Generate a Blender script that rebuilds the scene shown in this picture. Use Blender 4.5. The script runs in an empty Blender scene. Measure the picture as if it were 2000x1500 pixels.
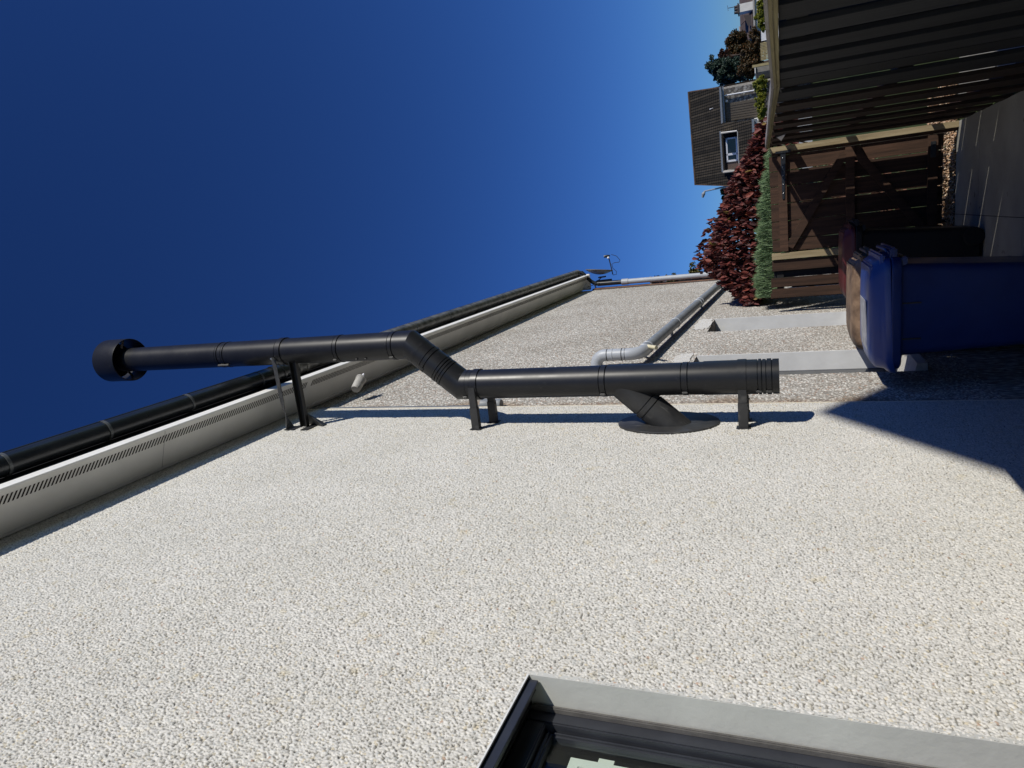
import bpy, bmesh, math, random
import numpy as np
from mathutils import Vector, Matrix
random.seed(7); rng = np.random.default_rng(7)
S = bpy.context.scene
R = math.radians

# ---------------------------------------------------------------- camera (phone held sideways)
CAM = Vector((1.163, 0.0, 1.6))
FPX = 1326.41
MR = Matrix(((0.970906, 0.111704, -0.211812), (0.238167, -0.358612, 0.902593), (-0.024865, 0.926779, 0.374783)))
right, up, fwd = (Vector([MR[i][j] for i in range(3)]) for j in range(3))
cd = bpy.data.cameras.new('camera'); cam = bpy.data.objects.new('camera', cd); S.collection.objects.link(cam)
cx, cy, cz = -up, right, -fwd
cam.matrix_world = Matrix(((cx.x, cy.x, cz.x, CAM.x), (cx.y, cy.y, cz.y, CAM.y), (cx.z, cy.z, cz.z, CAM.z), (0, 0, 0, 1)))
cd.sensor_width = 36; cd.lens = FPX / 2000 * 36; cd.clip_start = 0.02; cd.clip_end = 3000
S.camera = cam

def at(px, py, Y):
    """real point at distance Y along the wall for a direction measured on the photograph"""
    d = right * (750 - py) + up * (1000 - px) + fwd * FPX
    return CAM + d * (Y / d.y)

# ---------------------------------------------------------------- light
SUN = Vector((1.0, -0.53, 0.485)).normalized()
elev = math.asin(SUN.z); azim = math.atan2(SUN.x, SUN.y)
W = bpy.data.worlds.new('World'); S.world = W; W.use_nodes = True
wn = W.node_tree; bg = wn.nodes['Background']
sky = wn.nodes.new('ShaderNodeTexSky'); sky.sky_type = 'NISHITA'; sky.sun_disc = False
sky.sun_elevation = elev; sky.sun_rotation = azim
sky.altitude = 500; sky.air_density = 1.0; sky.dust_density = 0.1; sky.ozone_density = 4.0
tint = wn.nodes.new('ShaderNodeMix'); tint.data_type = 'RGBA'; tint.blend_type = 'MULTIPLY'; tint.inputs[0].default_value = 1.0
tint.inputs[7].default_value = (0.42, 0.625, 1.0, 1)      # deep clear-sky blue as the phone rendered it
gm_ = wn.nodes.new('ShaderNodeGamma'); gm_.inputs[1].default_value = 1.3
wn.links.new(sky.outputs[0], gm_.inputs[0]); wn.links.new(gm_.outputs[0], tint.inputs[6]); wn.links.new(tint.outputs[2], bg.inputs[0]); bg.inputs[1].default_value = 0.06
sl = bpy.data.lights.new('sun', 'SUN'); sl.energy = 4.6; sl.angle = R(0.55); sl.color = (1.0, 0.95, 0.855)
so = bpy.data.objects.new('sun', sl); S.collection.objects.link(so)
so.rotation_euler = SUN.to_track_quat('Z', 'Y').to_euler(); so.location = (8, -4, 8)
S.view_settings.view_transform = 'Standard'; S.view_settings.look = 'None'
S.view_settings.exposure = 0.0; S.view_settings.gamma = 1.0
S.cycles.max_bounces = 6

# ---------------------------------------------------------------- materials
class NT:
    def __init__(s, name, rough=0.7, spec=0.5, metal=0.0):
        s.m = bpy.data.materials.new(name); s.m.use_nodes = True
        s.t = s.m.node_tree; s.b = s.t.nodes['Principled BSDF']
        s.b.inputs['Roughness'].default_value = rough
        s.b.inputs['Specular IOR Level'].default_value = spec
        s.b.inputs['Metallic'].default_value = metal
        s.co = s.t.nodes.new('ShaderNodeTexCoord').outputs['Object']
    def n(s, k, **kw):
        x = s.t.nodes.new(k)
        for a, v in kw.items(): setattr(x, a, v)
        return x
    def l(s, a, b): s.t.links.new(a, b)
    def mapping(s, scale=(1, 1, 1), src=None, rot=(0, 0, 0)):
        x = s.n('ShaderNodeMapping'); x.inputs['Scale'].default_value = scale; x.inputs['Rotation'].default_value = rot
        s.l(src or s.co, x.inputs[0]); return x.outputs[0]
    def noise(s, scale, detail=4, vec=None, rough=0.55):
        x = s.n('ShaderNodeTexNoise'); x.inputs['Scale'].default_value = scale; x.inputs['Detail'].default_value = detail
        x.inputs['Roughness'].default_value = rough
        s.l(vec or s.co, x.inputs['Vector']); return x.outputs['Fac']
    def ramp(s, fac, stops):
        x = s.n('ShaderNodeValToRGB'); e = x.color_ramp.elements
        while len(e) < len(stops): e.new(0.5)
        for i, (p, c) in enumerate(stops):
            e[i].position = p; e[i].color = (*c, 1) if len(c) == 3 else c
        s.l(fac, x.inputs[0]); return x.outputs[0]
    def mix(s, a, b, fac, mode='MIX'):
        x = s.n('ShaderNodeMix', data_type='RGBA', blend_type=mode)
        for sock, v in ((x.inputs[6], a), (x.inputs[7], b), (x.inputs[0], fac)):
            if hasattr(v, 'links'): s.l(v, sock)
            elif isinstance(v, (int, float)): sock.default_value = v
            else: sock.default_value = (*v, 1)
        return x.outputs[2]
    def math(s, op, a, b):
        x = s.n('ShaderNodeMath', operation=op)
        for i, v in enumerate((a, b)):
            if hasattr(v, 'links'): s.l(v, x.inputs[i])
            else: x.inputs[i].default_value = v
        return x.outputs[0]
    def color(s, c):
        if hasattr(c, 'links'): s.l(c, s.b.inputs['Base Color'])
        else: s.b.inputs['Base Color'].default_value = (*c, 1)
        return s
    def bump(s, h, dist=0.01, strength=1.0):
        x = s.n('ShaderNodeBump'); x.inputs['Distance'].default_value = dist; x.inputs['Strength'].default_value = strength
        s.l(h, x.inputs['Height']); s.l(x.outputs[0], s.b.inputs['Normal']); return s

def plain(name, c, rough=0.6, var=0.25, scale=12, bump=0.0, spec=0.5, metal=0.0, c2=None):
    t = NT(name, rough, spec, metal)
    c2 = c2 or tuple(v * (1 - var) for v in c)
    f = t.noise(scale, 5)
    t.color(t.ramp(f, [(0.35, c2), (0.65, c)]))
    if bump: t.bump(t.noise(scale * 6, 3), bump)
    r = t.n('ShaderNodeMapRange'); r.inputs[3].default_value = max(0.03, rough - 0.08); r.inputs[4].default_value = min(1, rough + 0.1)
    t.l(t.noise(scale * 2.3, 3), r.inputs[0]); t.l(r.outputs[0], t.b.inputs['Roughness'])
    return t.m

# white pebbledash: the stones themselves are modelled, their tint is stored per stone
t = NT('white_pebbledash', 0.75, 0.3)
a = t.n('ShaderNodeAttribute', attribute_name='stone')
c = t.mix(a.outputs['Color'], t.ramp(t.noise(2.2, 4), [(0.3, (0.92, 0.92, 0.91)), (0.7, (1, 1, 1))]), 1.0, 'MULTIPLY')
t.color(t.mix(c, t.ramp(t.noise(14, 3), [(0.62, (1, 1, 1)), (0.78, (0.95, 0.89, 0.75))]), 1.0, 'MULTIPLY'))
t.bump(t.noise(420, 3), 0.0012, 0.8)
M_WHITE = t.m
t = NT('grey_pebbledash_relief', 0.85, 0.2)
a = t.n('ShaderNodeAttribute', attribute_name='stone')
t.color(t.mix(a.outputs['Color'], t.ramp(t.noise(1.1, 5), [(0.3, (0.80, 0.785, 0.765)), (0.72, (1.03, 1.03, 1.03))]), 1.0, 'MULTIPLY'))
M_GREYS = t.m
def pebble_mat(name, cols, grout, scale=95, tint=None):
    t = NT(name, 0.85, 0.25)
    v = t.n('ShaderNodeTexVoronoi', feature='F1'); v.inputs['Scale'].default_value = scale; t.l(t.co, v.inputs['Vector'])
    sep = t.n('ShaderNodeSeparateColor'); t.l(v.outputs['Color'], sep.inputs[0])
    c = t.ramp(sep.outputs[0], cols)
    g = t.ramp(v.outputs['Distance'], [(0.42, (0, 0, 0)), (0.62, (1, 1, 1))])
    c = t.mix(c, grout, g)
    pat = t.ramp(t.noise(1.3, 5), [(0.3, (0.80, 0.78, 0.76)), (0.7, (1, 1, 1))])
    c = t.mix(c, pat, 1.0, 'MULTIPLY')
    if tint: c = tint(t, c)
    t.color(c)
    h = t.math('SUBTRACT', 1.0, v.outputs['Distance'])
    h = t.math('ADD', h, t.math('MULTIPLY', t.noise(scale * 2.6, 2), 0.5))
    t.bump(h, 0.012, 1.0)
    return t.m
def grey_tint(t, c):
    sx = t.n('ShaderNodeSeparateXYZ'); t.l(t.co, sx.inputs[0])
    w = t.math('ADD', sx.outputs[1], t.math('MULTIPLY', t.noise(3.0, 4), 0.35))
    f = t.ramp(t.math('MULTIPLY', w, 0.1), [(0.462, (1, 1, 1)), (0.478, (0, 0, 0))])   # brown staining next to the new white wall
    return t.mix(c, (0.62, 0.50, 0.40), t.math('MULTIPLY', f, 0.85), 'MULTIPLY')
M_GREY = pebble_mat('grey_pebbledash', [(0.0, (0.20, 0.18, 0.16)), (0.25, (0.38, 0.36, 0.33)), (0.6, (0.56, 0.545, 0.52)), (1.0, (0.82, 0.81, 0.79))], (0.27, 0.245, 0.22), 92, grey_tint)
M_FARPEB = pebble_mat('far_pebbledash', [(0.0, (0.20, 0.19, 0.17)), (1.0, (0.36, 0.35, 0.32))], (0.12, 0.11, 0.10), 7)
M_REVEAL = plain('grey_smooth_render', (0.47, 0.475, 0.45), 0.8, 0.10, 5, 0.0015)
M_REVEAL2 = plain('pale_window_surround', (0.66, 0.67, 0.67), 0.8, 0.12, 5, 0.001)
M_PATCH = plain('white_mortar_patch', (0.62, 0.61, 0.58), 0.9, 0.2, 40, 0.006)
M_BEAD = plain('cream_bead', (0.66, 0.61, 0.50), 0.7, 0.15, 20)
t = NT('satin_black_enamel', 0.37, 0.36)
c = t.ramp(t.noise(6, 5), [(0.35, (0.009, 0.0092, 0.0105)), (0.65, (0.012, 0.0125, 0.014))])
c = t.mix(c, (0.05, 0.049, 0.047), t.math('MULTIPLY', t.ramp(t.noise(38, 4), [(0.62, (0, 0, 0)), (0.80, (1, 1, 1))]), 0.45))
c = t.mix(c, (0.06, 0.06, 0.058), t.math('MULTIPLY', t.ramp(t.noise(1.0, 3, t.mapping((30, 30, 3), rot=(R(25), R(15), 0))), [(0.70, (0, 0, 0)), (0.76, (1, 1, 1))]), 0.3)); t.color(c)
rr0 = t.n('ShaderNodeMapRange'); rr0.inputs[3].default_value = 0.30; rr0.inputs[4].default_value = 0.46; t.l(t.noise(11, 4), rr0.inputs[0]); t.l(rr0.outputs[0], t.b.inputs['Roughness'])
t.bump(t.noise(4.5, 2), 0.003, 0.25)
M_FLUE = t.m
M_FLUEIN = plain('flue_inside_black', (0.012, 0.012, 0.013), 0.7)
M_STEEL = plain('dusty_black_bracket', (0.030, 0.031, 0.032), 0.5, 0.45, 26, 0.0006)
t = NT('dusty_scratched_black', 0.5, 0.35)
sc_ = t.ramp(t.noise(1.0, 4, t.mapping((9, 60, 9), rot=(0, R(40), R(20)))), [(0.60, (0, 0, 0)), (0.75, (1, 1, 1))])
c = t.mix(t.ramp(t.noise(7, 6), [(0.3, (0.018, 0.0185, 0.02)), (0.75, (0.050, 0.050, 0.049))]), (0.13, 0.127, 0.12), t.math('MULTIPLY', sc_, 0.6)); t.color(c); t.bump(t.noise(9, 3), 0.004, 0.6)
M_DUST = t.m
M_BRIGHT = plain('galvanised_steel', (0.45, 0.46, 0.47), 0.35, 0.3, 20, metal=0.8)
M_PVCB = plain('black_pvc', (0.016, 0.019, 0.022), 0.30, 0.25, 7)
M_PVCOLD = plain('weathered_black_pvc', (0.15, 0.148, 0.135), 0.42, 0.6, 14, c2=(0.035, 0.035, 0.032))
M_CLIP = plain('grey_gutter_clip', (0.09, 0.097, 0.10), 0.4, 0.3, 15)
M_SOFFIT = plain('white_soffit_board', (0.80, 0.79, 0.75), 0.45, 0.12, 3)
M_FASCIA = plain('white_fascia_board', (0.80, 0.80, 0.78), 0.35, 0.06, 3)
M_BLACKB = plain('black_fascia_board', (0.012, 0.012, 0.013), 0.6, 0.3, 3)
M_SLOT = plain('dark_vent_slot', (0.022, 0.016, 0.012), 0.9)
M_PVCG = plain('grey_pvc_pipe', (0.21, 0.23, 0.25), 0.5, 0.2, 6)
M_PVCD = plain('dull_grey_pvc', (0.10, 0.115, 0.14), 0.6, 0.2, 6)
M_PVCL = plain('pale_grey_pvc', (0.36, 0.385, 0.42), 0.42, 0.15, 6)
M_CREAM = plain('cream_plastic', (0.62, 0.57, 0.40), 0.4, 0.2, 14)
M_ANTH = plain('anthracite_frame', (0.030, 0.033, 0.042), 0.38, 0.25, 9)
M_ANTHD = plain('black_trim', (0.010, 0.011, 0.012), 0.42, 0.3, 9)
M_SEAL = plain('brown_grey_sealant', (0.11, 0.105, 0.10), 0.6, 0.3, 20, 0.001)
M_MINT = plain('pale_mint_shutter', (0.66, 0.69, 0.66), 0.5, 0.1, 8)
M_WHITEP = plain('white_upvc', (0.78, 0.79, 0.82), 0.35, 0.06, 8)
M_ROOM = plain('dark_room', (0.03, 0.03, 0.03), 0.9)
t = NT('window_glass', 0.02); g1 = t.n('ShaderNodeBsdfTransparent'); g1.inputs[0].default_value = (0.92, 0.95, 0.93, 1); g2 = t.n('ShaderNodeBsdfGlossy'); g2.inputs['Roughness'].default_value = 0.02
lw = t.n('ShaderNodeLayerWeight'); mx = t.n('ShaderNodeMixShader')
t.l(t.math('ADD', 0.03, t.math('MULTIPLY', t.math('POWER', lw.outputs['Facing'], 4.0), 0.5)), mx.inputs[0]); t.l(g1.outputs[0], mx.inputs[1]); t.l(g2.outputs[0], mx.inputs[2]); t.l(mx.outputs[0], t.t.nodes['Material Output'].inputs[0])
M_GLASS = t.m
M_DGLASS = plain('dark_glass', (0.010, 0.012, 0.014), 0.06, 0.3, 3, spec=0.7)
t = NT('brick', 0.9, 0.2)
b = t.n('ShaderNodeTexBrick'); b.inputs['Scale'].default_value = 1.0
b.inputs['Brick Width'].default_value = 0.225; b.inputs['Row Height'].default_value = 0.075; b.inputs['Mortar Size'].default_value = 0.008
b.inputs['Color1'].default_value = (0.16, 0.07, 0.04, 1); b.inputs['Color2'].default_value = (0.26, 0.13, 0.075, 1); b.inputs['Mortar'].default_value = (0.10, 0.08, 0.07, 1)
t.l(t.mapping(rot=(0, R(90), 0)), b.inputs['Vector']); t.color(b.outputs['Color']); t.bump(b.outputs['Fac'], -0.006)
M_BRICK = t.m

def wood(name, c, c2, rough=0.75, axis=2, knots=True):
    t = NT(name, rough, 0.3)
    sc = [26, 26, 26]; sc[axis] = 1.6
    oi = t.n('ShaderNodeObjectInfo')
    add = t.n('ShaderNodeVectorMath', operation='ADD'); t.l(t.co, add.inputs[0])
    comb = t.n('ShaderNodeCombineXYZ')
    for i in range(3): t.l(t.math('MULTIPLY', oi.outputs['Random'], 9.0 + i), comb.inputs[i])
    t.l(comb.outputs[0], add.inputs[1])
    v = t.mapping(tuple(sc), add.outputs[0])
    f = t.noise(1.0, 6, v, 0.65)
    col = t.ramp(f, [(0.32, c2), (0.62, c)])
    kn = t.noise(2.3, 3, add.outputs[0])
    col = t.mix(col, tuple(x * 0.55 for x in c), t.ramp(kn, [(0.60, (0, 0, 0)), (0.70, (1, 1, 1))]))
    rnd = t.n('ShaderNodeMapRange'); rnd.inputs[3].default_value = 0.7; rnd.inputs[4].default_value = 1.15
    t.l(oi.outputs['Random'], rnd.inputs[0])
    col = t.mix(col, (1, 1, 1), 0.0)
    vm = t.n('ShaderNodeVectorMath', operation='SCALE'); t.l(col, vm.inputs[0]); t.l(rnd.outputs[0], vm.inputs['Scale'])
    t.color(vm.outputs[0]); t.bump(f, 0.002, 0.7)
    return t.m
M_WBROWN = wood('brown_stained_wood', (0.080, 0.042, 0.026), (0.030, 0.017, 0.011))
M_WDARK = wood('charcoal_stained_wood', (0.022, 0.0235, 0.025), (0.009, 0.0095, 0.011))
M_WFBR = wood('dark_brown_fence_wood', (0.040, 0.024, 0.016), (0.015, 0.010, 0.008))
M_WTREAT = wood('pale_treated_timber', (0.50, 0.41, 0.25), (0.33, 0.25, 0.14))
M_WCAP = wood('green_treated_rail', (0.30, 0.26, 0.135), (0.17, 0.14, 0.07), axis=1)
M_WCAPG = wood('weathered_grey_cap', (0.36, 0.34, 0.32), (0.24, 0.22, 0.21), axis=1)
M_IRON = plain('black_iron_hinge', (0.05, 0.055, 0.062), 0.35, 0.4, 40, metal=0.5)

def plastic(name, c, c2, rough=0.38): return plain(name, c, rough, 0.3, 5, 0.0004, c2=c2)
M_BINB = plastic('blue_bin_plastic', (0.010, 0.031, 0.145), (0.008, 0.024, 0.115), 0.33)
M_BINBL = plastic('blue_lid_plastic', (0.018, 0.058, 0.26), (0.014, 0.045, 0.21), 0.33)
M_BINN = plain('brown_bin_plastic', (0.27, 0.18, 0.115), 0.55, 0.5, 9, 0.003, c2=(0.10, 0.062, 0.04))
M_BINR = plastic('maroon_lid_plastic', (0.11, 0.015, 0.018), (0.06, 0.010, 0.012), 0.4)
M_BINK = plastic('black_bin_plastic', (0.012, 0.012, 0.014), (0.009, 0.009, 0.01), 0.5)
M_LABEL = plain('pale_worn_label', (0.42, 0.43, 0.46), 0.6, 0.4, 20)
M_RUB = plain('black_rubber', (0.012, 0.012, 0.012), 0.8)

t = NT('concrete', 0.9, 0.2)
c = t.ramp(t.noise(1.6, 7), [(0.3, (0.27, 0.26, 0.22)), (0.7, (0.41, 0.395, 0.34))])
st = t.ramp(t.noise(5.5, 3), [(0.66, (1, 1, 1)), (0.74, (0.25, 0.23, 0.2))])
c = t.mix(c, st, 1.0, 'MULTIPLY'); t.color(c); t.bump(t.noise(60, 5), 0.003)
M_CONC = t.m
t = NT('grass_ground', 0.95, 0.1); t.color(t.ramp(t.noise(0.4, 7), [(0.3, (0.035, 0.055, 0.018)), (0.7, (0.08, 0.10, 0.035))])); M_GRASS = t.m
t = NT('gravel', 0.85, 0.2)
v = t.n('ShaderNodeTexVoronoi'); v.inputs['Scale'].default_value = 50; t.l(t.co, v.inputs['Vector'])
sp = t.n('ShaderNodeSeparateColor'); t.l(v.outputs['Color'], sp.inputs[0])
t.color(t.ramp(sp.outputs[0], [(0.0, (0.16, 0.09, 0.05)), (0.4, (0.45, 0.27, 0.16)), (0.75, (0.60, 0.42, 0.28)), (1.0, (0.72, 0.62, 0.5))])); M_GRAVEL = t.m
t = NT('roof_tiles', 0.8, 0.3)
b = t.n('ShaderNodeTexBrick'); b.offset = 0.5
b.inputs['Scale'].default_value = 1.0; b.inputs['Brick Width'].default_value = 0.15; b.inputs['Row Height'].default_value = 10.0; b.inputs['Mortar Size'].default_value = 0.030
b.inputs['Color1'].default_value = (0.022, 0.020, 0.018, 1); b.inputs['Color2'].default_value = (0.080, 0.070, 0.058, 1); b.inputs['Mortar'].default_value = (0.008, 0.008, 0.008, 1)
t.l(t.co, b.inputs['Vector'])
c = t.mix(b.outputs['Color'], t.ramp(t.noise(2.0, 5), [(0.35, (0.75, 0.7, 0.6)), (0.68, (1.25, 1.15, 1.0))]), 1.0, 'MULTIPLY')
t.color(c); t.bump(b.outputs['Fac'], -0.03); M_TILE = t.m
M_RIDGE = plain('mossy_ridge_tile', (0.13, 0.075, 0.04), 0.85, 0.6, 3, c2=(0.035, 0.03, 0.028))
M_SLATE = plain('brown_roof', (0.105, 0.075, 0.068), 0.85, 0.35, 1.2)
M_FWALL = plain('far_white_wall', (0.62, 0.61, 0.58), 0.85, 0.12, 2)
M_FGREY = plain('far_grey_wall', (0.33, 0.32, 0.31), 0.85, 0.15, 2)
M_GARAGE = plain('brown_garage_door', (0.115, 0.095, 0.072), 0.7, 0.15, 1)
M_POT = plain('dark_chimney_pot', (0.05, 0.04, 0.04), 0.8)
M_TRIM = plain('grey_gutter_far', (0.26, 0.29, 0.33), 0.5)
M_FWOOD = plain('far_yellow_timber', (0.34, 0.28, 0.14), 0.8, 0.3, 3)
M_FBLOCK = plain('far_block_wall', (0.22, 0.21, 0.19), 0.9, 0.4, 2.5)

def leafmat(name, stops, rough=0.5, transl=0.25):
    t = NT(name, rough, 0.4)
    a = t.n('ShaderNodeAttribute', attribute_name='tone')
    col = t.ramp(a.outputs['Fac'], stops); t.color(col)
    tr = t.n('ShaderNodeBsdfTranslucent'); t.l(col, tr.inputs[0])
    mx = t.n('ShaderNodeMixShader'); mx.inputs[0].default_value = transl
    t.l(t.b.outputs[0], mx.inputs[1]); t.l(tr.outputs[0], mx.inputs[2])
    t.l(mx.outputs[0], t.t.nodes['Material Output'].inputs[0])
    return t.m
L_RED = leafmat('smoke_bush_leaf', [(0.0, (0.022, 0.005, 0.007)), (0.5, (0.115, 0.022, 0.020)), (0.88, (0.25, 0.062, 0.042)), (0.96, (0.22, 0.12, 0.03)), (1.0, (0.24, 0.16, 0.04))], 0.6)
L_CON = leafmat('cypress_leaf', [(0.0, (0.05, 0.075, 0.035)), (0.6, (0.17, 0.27, 0.13)), (1.0, (0.36, 0.48, 0.27))])
L_DARK = leafmat('dark_laurel_leaf', [(0.0, (0.012, 0.028, 0.018)), (0.7, (0.035, 0.065, 0.045)), (1.0, (0.10, 0.14, 0.13))])
L_BROWN = leafmat('autumn_leaf', [(0.0, (0.018, 0.017, 0.009)), (0.45, (0.055, 0.045, 0.018)), (0.8, (0.13, 0.06, 0.02)), (1.0, (0.20, 0.085, 0.03))])
L_MAROON = leafmat('maroon_leaf', [(0.0, (0.012, 0.008, 0.008)), (0.7, (0.055, 0.022, 0.016)), (1.0, (0.14, 0.04, 0.02))])
L_YEL = leafmat('golden_hedge_leaf', [(0.0, (0.07, 0.10, 0.010)), (0.5, (0.20, 0.22, 0.025)), (1.0, (0.42, 0.38, 0.05))])
L_OLIVE = leafmat('olive_leaf', [(0.0, (0.04, 0.05, 0.015)), (0.6, (0.12, 0.12, 0.03)), (1.0, (0.26, 0.20, 0.05))])
M_BARK = plain('bark', (0.07, 0.05, 0.04), 0.9, 0.4, 14)
M_TWIG = plain('red_brown_twig', (0.20, 0.09, 0.06), 0.7, 0.3, 14)

# ---------------------------------------------------------------- mesh helpers
class MB:
    def __init__(s): s.v = []; s.f = []
    def add(s, vs, fs):
        o = len(s.v); s.v += [tuple(p) for p in vs]; s.f += [tuple(i + o for i in f) for f in fs]; return s
    def box(s, x0, x1, y0, y1, z0, z1, T=None):
        vs = [(x, y, z) for x in (x0, x1) for y in (y0, y1) for z in (z0, z1)]
        if T: vs = [T(Vector(p)) for p in vs]
        return s.add(vs, [(0, 1, 3, 2), (4, 6, 7, 5), (0, 4, 5, 1), (2, 3, 7, 6), (0, 2, 6, 4), (1, 5, 7, 3)])
    def beam(s, p, q, w, h, upv=(0, 0, 1)):
        p, q = Vector(p), Vector(q); d = (q - p).normalized(); u = Vector(upv)
        a = d.cross(u).normalized(); b = a.cross(d).normalized()
        vs = [e + a * sa * w / 2 + b * sb * h / 2 for e in (p, q) for sa, sb in ((-1, -1), (1, -1), (1, 1), (-1, 1))]
        return s.add(vs, [(3, 2, 1, 0), (4, 5, 6, 7), (0, 1, 5, 4), (1, 2, 6, 5), (2, 3, 7, 6), (3, 0, 4, 7)])
    def rings(s, rs, cap=(True, True), closed=True):
        n = len(rs[0]); vs = [p for r in rs for p in r]; fs = []
        for k in range(len(rs) - 1):
            for i in range(n if closed else n - 1):
                j = (i + 1) % n; fs.append((k * n + i, k * n + j, (k + 1) * n + j, (k + 1) * n + i))
        if cap[0]: fs.append(tuple(range(n - 1, -1, -1)))
        if cap[1]: fs.append(tuple((len(rs) - 1) * n + i for i in range(n)))
        return s.add(vs, fs)
    def lathe(s, p, d, prof, n=40, cap=(True, True)):
        """prof: (distance along d, radius)"""
        p, d = Vector(p), Vector(d).normalized()
        a = d.orthogonal().normalized(); b = d.cross(a)
        return s.rings([[p + d * h + (a * math.cos(2 * math.pi * i / n) + b * math.sin(2 * math.pi * i / n)) * r for i in range(n)] for h, r in prof], cap)
    def tube(s, pts, r, n=14, cap=(True, True)):
        pts = [Vector(p) for p in pts]; rr = r if isinstance(r, (list, tuple)) else [r] * len(pts)
        rs = []; a = None
        for i, p in enumerate(pts):
            d = (pts[min(i + 1, len(pts) - 1)] - pts[max(i - 1, 0)]).normalized()
            a = (a - d * a.dot(d)).normalized() if a else d.orthogonal().normalized()
            b = d.cross(a); k = 1.0
            if 0 < i < len(pts) - 1:
                d1 = (pts[i] - pts[i - 1]).normalized(); k = 1 / max(0.5, d1.dot(d))
            rs.append([p + (a * math.cos(2 * math.pi * j / n) + b * math.sin(2 * math.pi * j / n)) * rr[i] * (k if len(pts) < 5 else 1) for j in range(n)])
        return s.rings(rs, cap)
    def squash(s, y0, k): s.v = [(x, y0 + (y - y0) * k, z) for x, y, z in s.v]; return s
    def build(s, name, mat, parent=None, smooth=False, bevel=0, origin=None, ang=32):
        me = bpy.data.meshes.new(name); o0 = Vector(origin) if origin else Vector((0, 0, 0))
        me.from_pydata([tuple(Vector(p) - o0) for p in s.v] if origin else s.v, [], s.f)
        bm = bmesh.new(); bm.from_mesh(me); bmesh.ops.recalc_face_normals(bm, faces=bm.faces)
        if bevel: bmesh.ops.bevel(bm, geom=bm.edges[:], offset=bevel, segments=2, affect='EDGES', clamp_overlap=True)
        if smooth:
            for f in bm.faces: f.smooth = True
            for e in bm.edges:
                if len(e.link_faces) == 2 and e.calc_face_angle(0) > R(ang): e.smooth = False
        bm.to_mesh(me); bm.free()
        me.materials.append(mat)
        o = bpy.data.objects.new(name, me); S.collection.objects.link(o)
        if origin: o.location = o0 - (parent.location if parent else Vector((0, 0, 0)))
        elif parent: o.location = -parent.location
        if parent: o.parent = parent
        return o
def tag(o, label=None, cat=None, group=None, kind=None):
    for k, v in (('label', label), ('category', cat), ('group', group), ('kind', kind)):
        if v: o[k] = v
    return o
def thing(name, loc, label, cat, group=None):
    o = bpy.data.objects.new(name, None); o.location = loc; o.empty_display_size = 0.1
    S.collection.objects.link(o); return tag(o, label, cat, group)
bpy_loc_fix = []
def sub(mb, name, mat, part, **kw):
    """sub-part: parent is a mesh object that already sits at an offset"""
    o = mb.build(name, mat, None, **kw); o.parent = part
    base = part.location.copy() + (part.parent.location if part.parent else Vector((0, 0, 0)))
    o.location = o.location - base
    return o
def arc(c, r, a0, a1, n, plane='xz'):
    out = []
    for i in range(n + 1):
        a = a0 + (a1 - a0) * i / n
        if plane == 'xz': out.append((c[0] + r * math.cos(a), c[1], c[2] + r * math.sin(a)))
        elif plane == 'yz': out.append((c[0], c[1] + r * math.cos(a), c[2] + r * math.sin(a)))
        else: out.append((c[0] + r * math.cos(a), c[1] + r * math.sin(a), c[2]))
    return out
def npmesh(name, V, F, mat, parent=None, smooth=True):
    me = bpy.data.meshes.new(name); k = F.shape[1]
    me.vertices.add(len(V)); me.vertices.foreach_set('co', V.astype(np.float32).ravel())
    me.loops.add(F.size); me.loops.foreach_set('vertex_index', F.astype(np.int32).ravel())
    me.polygons.add(len(F)); me.polygons.foreach_set('loop_start', np.arange(0, F.size, k, dtype=np.int32))
    me.polygons.foreach_set('loop_total', np.full(len(F), k, np.int32))
    if smooth: me.polygons.foreach_set('use_smooth', np.ones(len(F), bool))
    me.update(calc_edges=True); me.materials.append(mat)
    o = bpy.data.objects.new(name, me); S.collection.objects.link(o)
    if parent: o.parent = parent; o.location = -parent.location
    return o

# ---------------------------------------------------------------- ground
g = MB().box(-600, 600, -300, 900, -0.5, -0.03).build('ground', M_GRASS); tag(g, kind='structure')
p = MB()
xs = [0.0, 0.88, 1.76]; ys = [-3.0, -1.2, 0.6, 2.4, 4.2, 6.0, 7.25, 8.12]
for i in range(2):
    for j in range(len(ys) - 1):
        p.box(xs[i] + 0.003, xs[i + 1] - 0.003, ys[j] + 0.003, ys[j + 1] - 0.003, -0.025, 0.0)
p = p.build('patio', M_CONC); tag(p, kind='structure')
tag(MB().box(0, 1.76, -3, 8.12, -0.028, -0.006).build('patio_bed', M_SLOT), kind='structure')
tag(MB().box(1.90, 5.5, -6, 8.1, -0.02, 0.0).build('path', M_CONC), kind='structure')
# gravel beyond the gate: modelled stones
gv = []; gf = []
V0 = np.array([(1, 0, 0), (-1, 0, 0), (0, 1, 0), (0, -1, 0), (0, 0, 1), (0, 0, -1)], float)
F0 = np.array([(0, 2, 4), (2, 1, 4), (1, 3, 4), (3, 0, 4), (2, 0, 5), (1, 2, 5), (3, 1, 5), (0, 3, 5)])
N = 9000
P = np.stack([rng.uniform(0.0, 2.2, N), rng.uniform(8.14, 9.6, N), rng.uniform(-0.012, 0.012, N)], 1)
sc = rng.uniform(0.008, 0.016, (N, 1, 1)) * rng.uniform(0.6, 1.2, (N, 1, 3))
th = rng.uniform(0, 6.28, N); Rm = np.zeros((N, 3, 3)); Rm[:, 0, 0] = np.cos(th); Rm[:, 0, 1] = -np.sin(th); Rm[:, 1, 0] = np.sin(th); Rm[:, 1, 1] = np.cos(th); Rm[:, 2, 2] = 1
VV = (V0[None] * sc) @ Rm.transpose(0, 2, 1) + P[:, None]
FF = F0[None] + (np.arange(N) * 6)[:, None, None]
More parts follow.
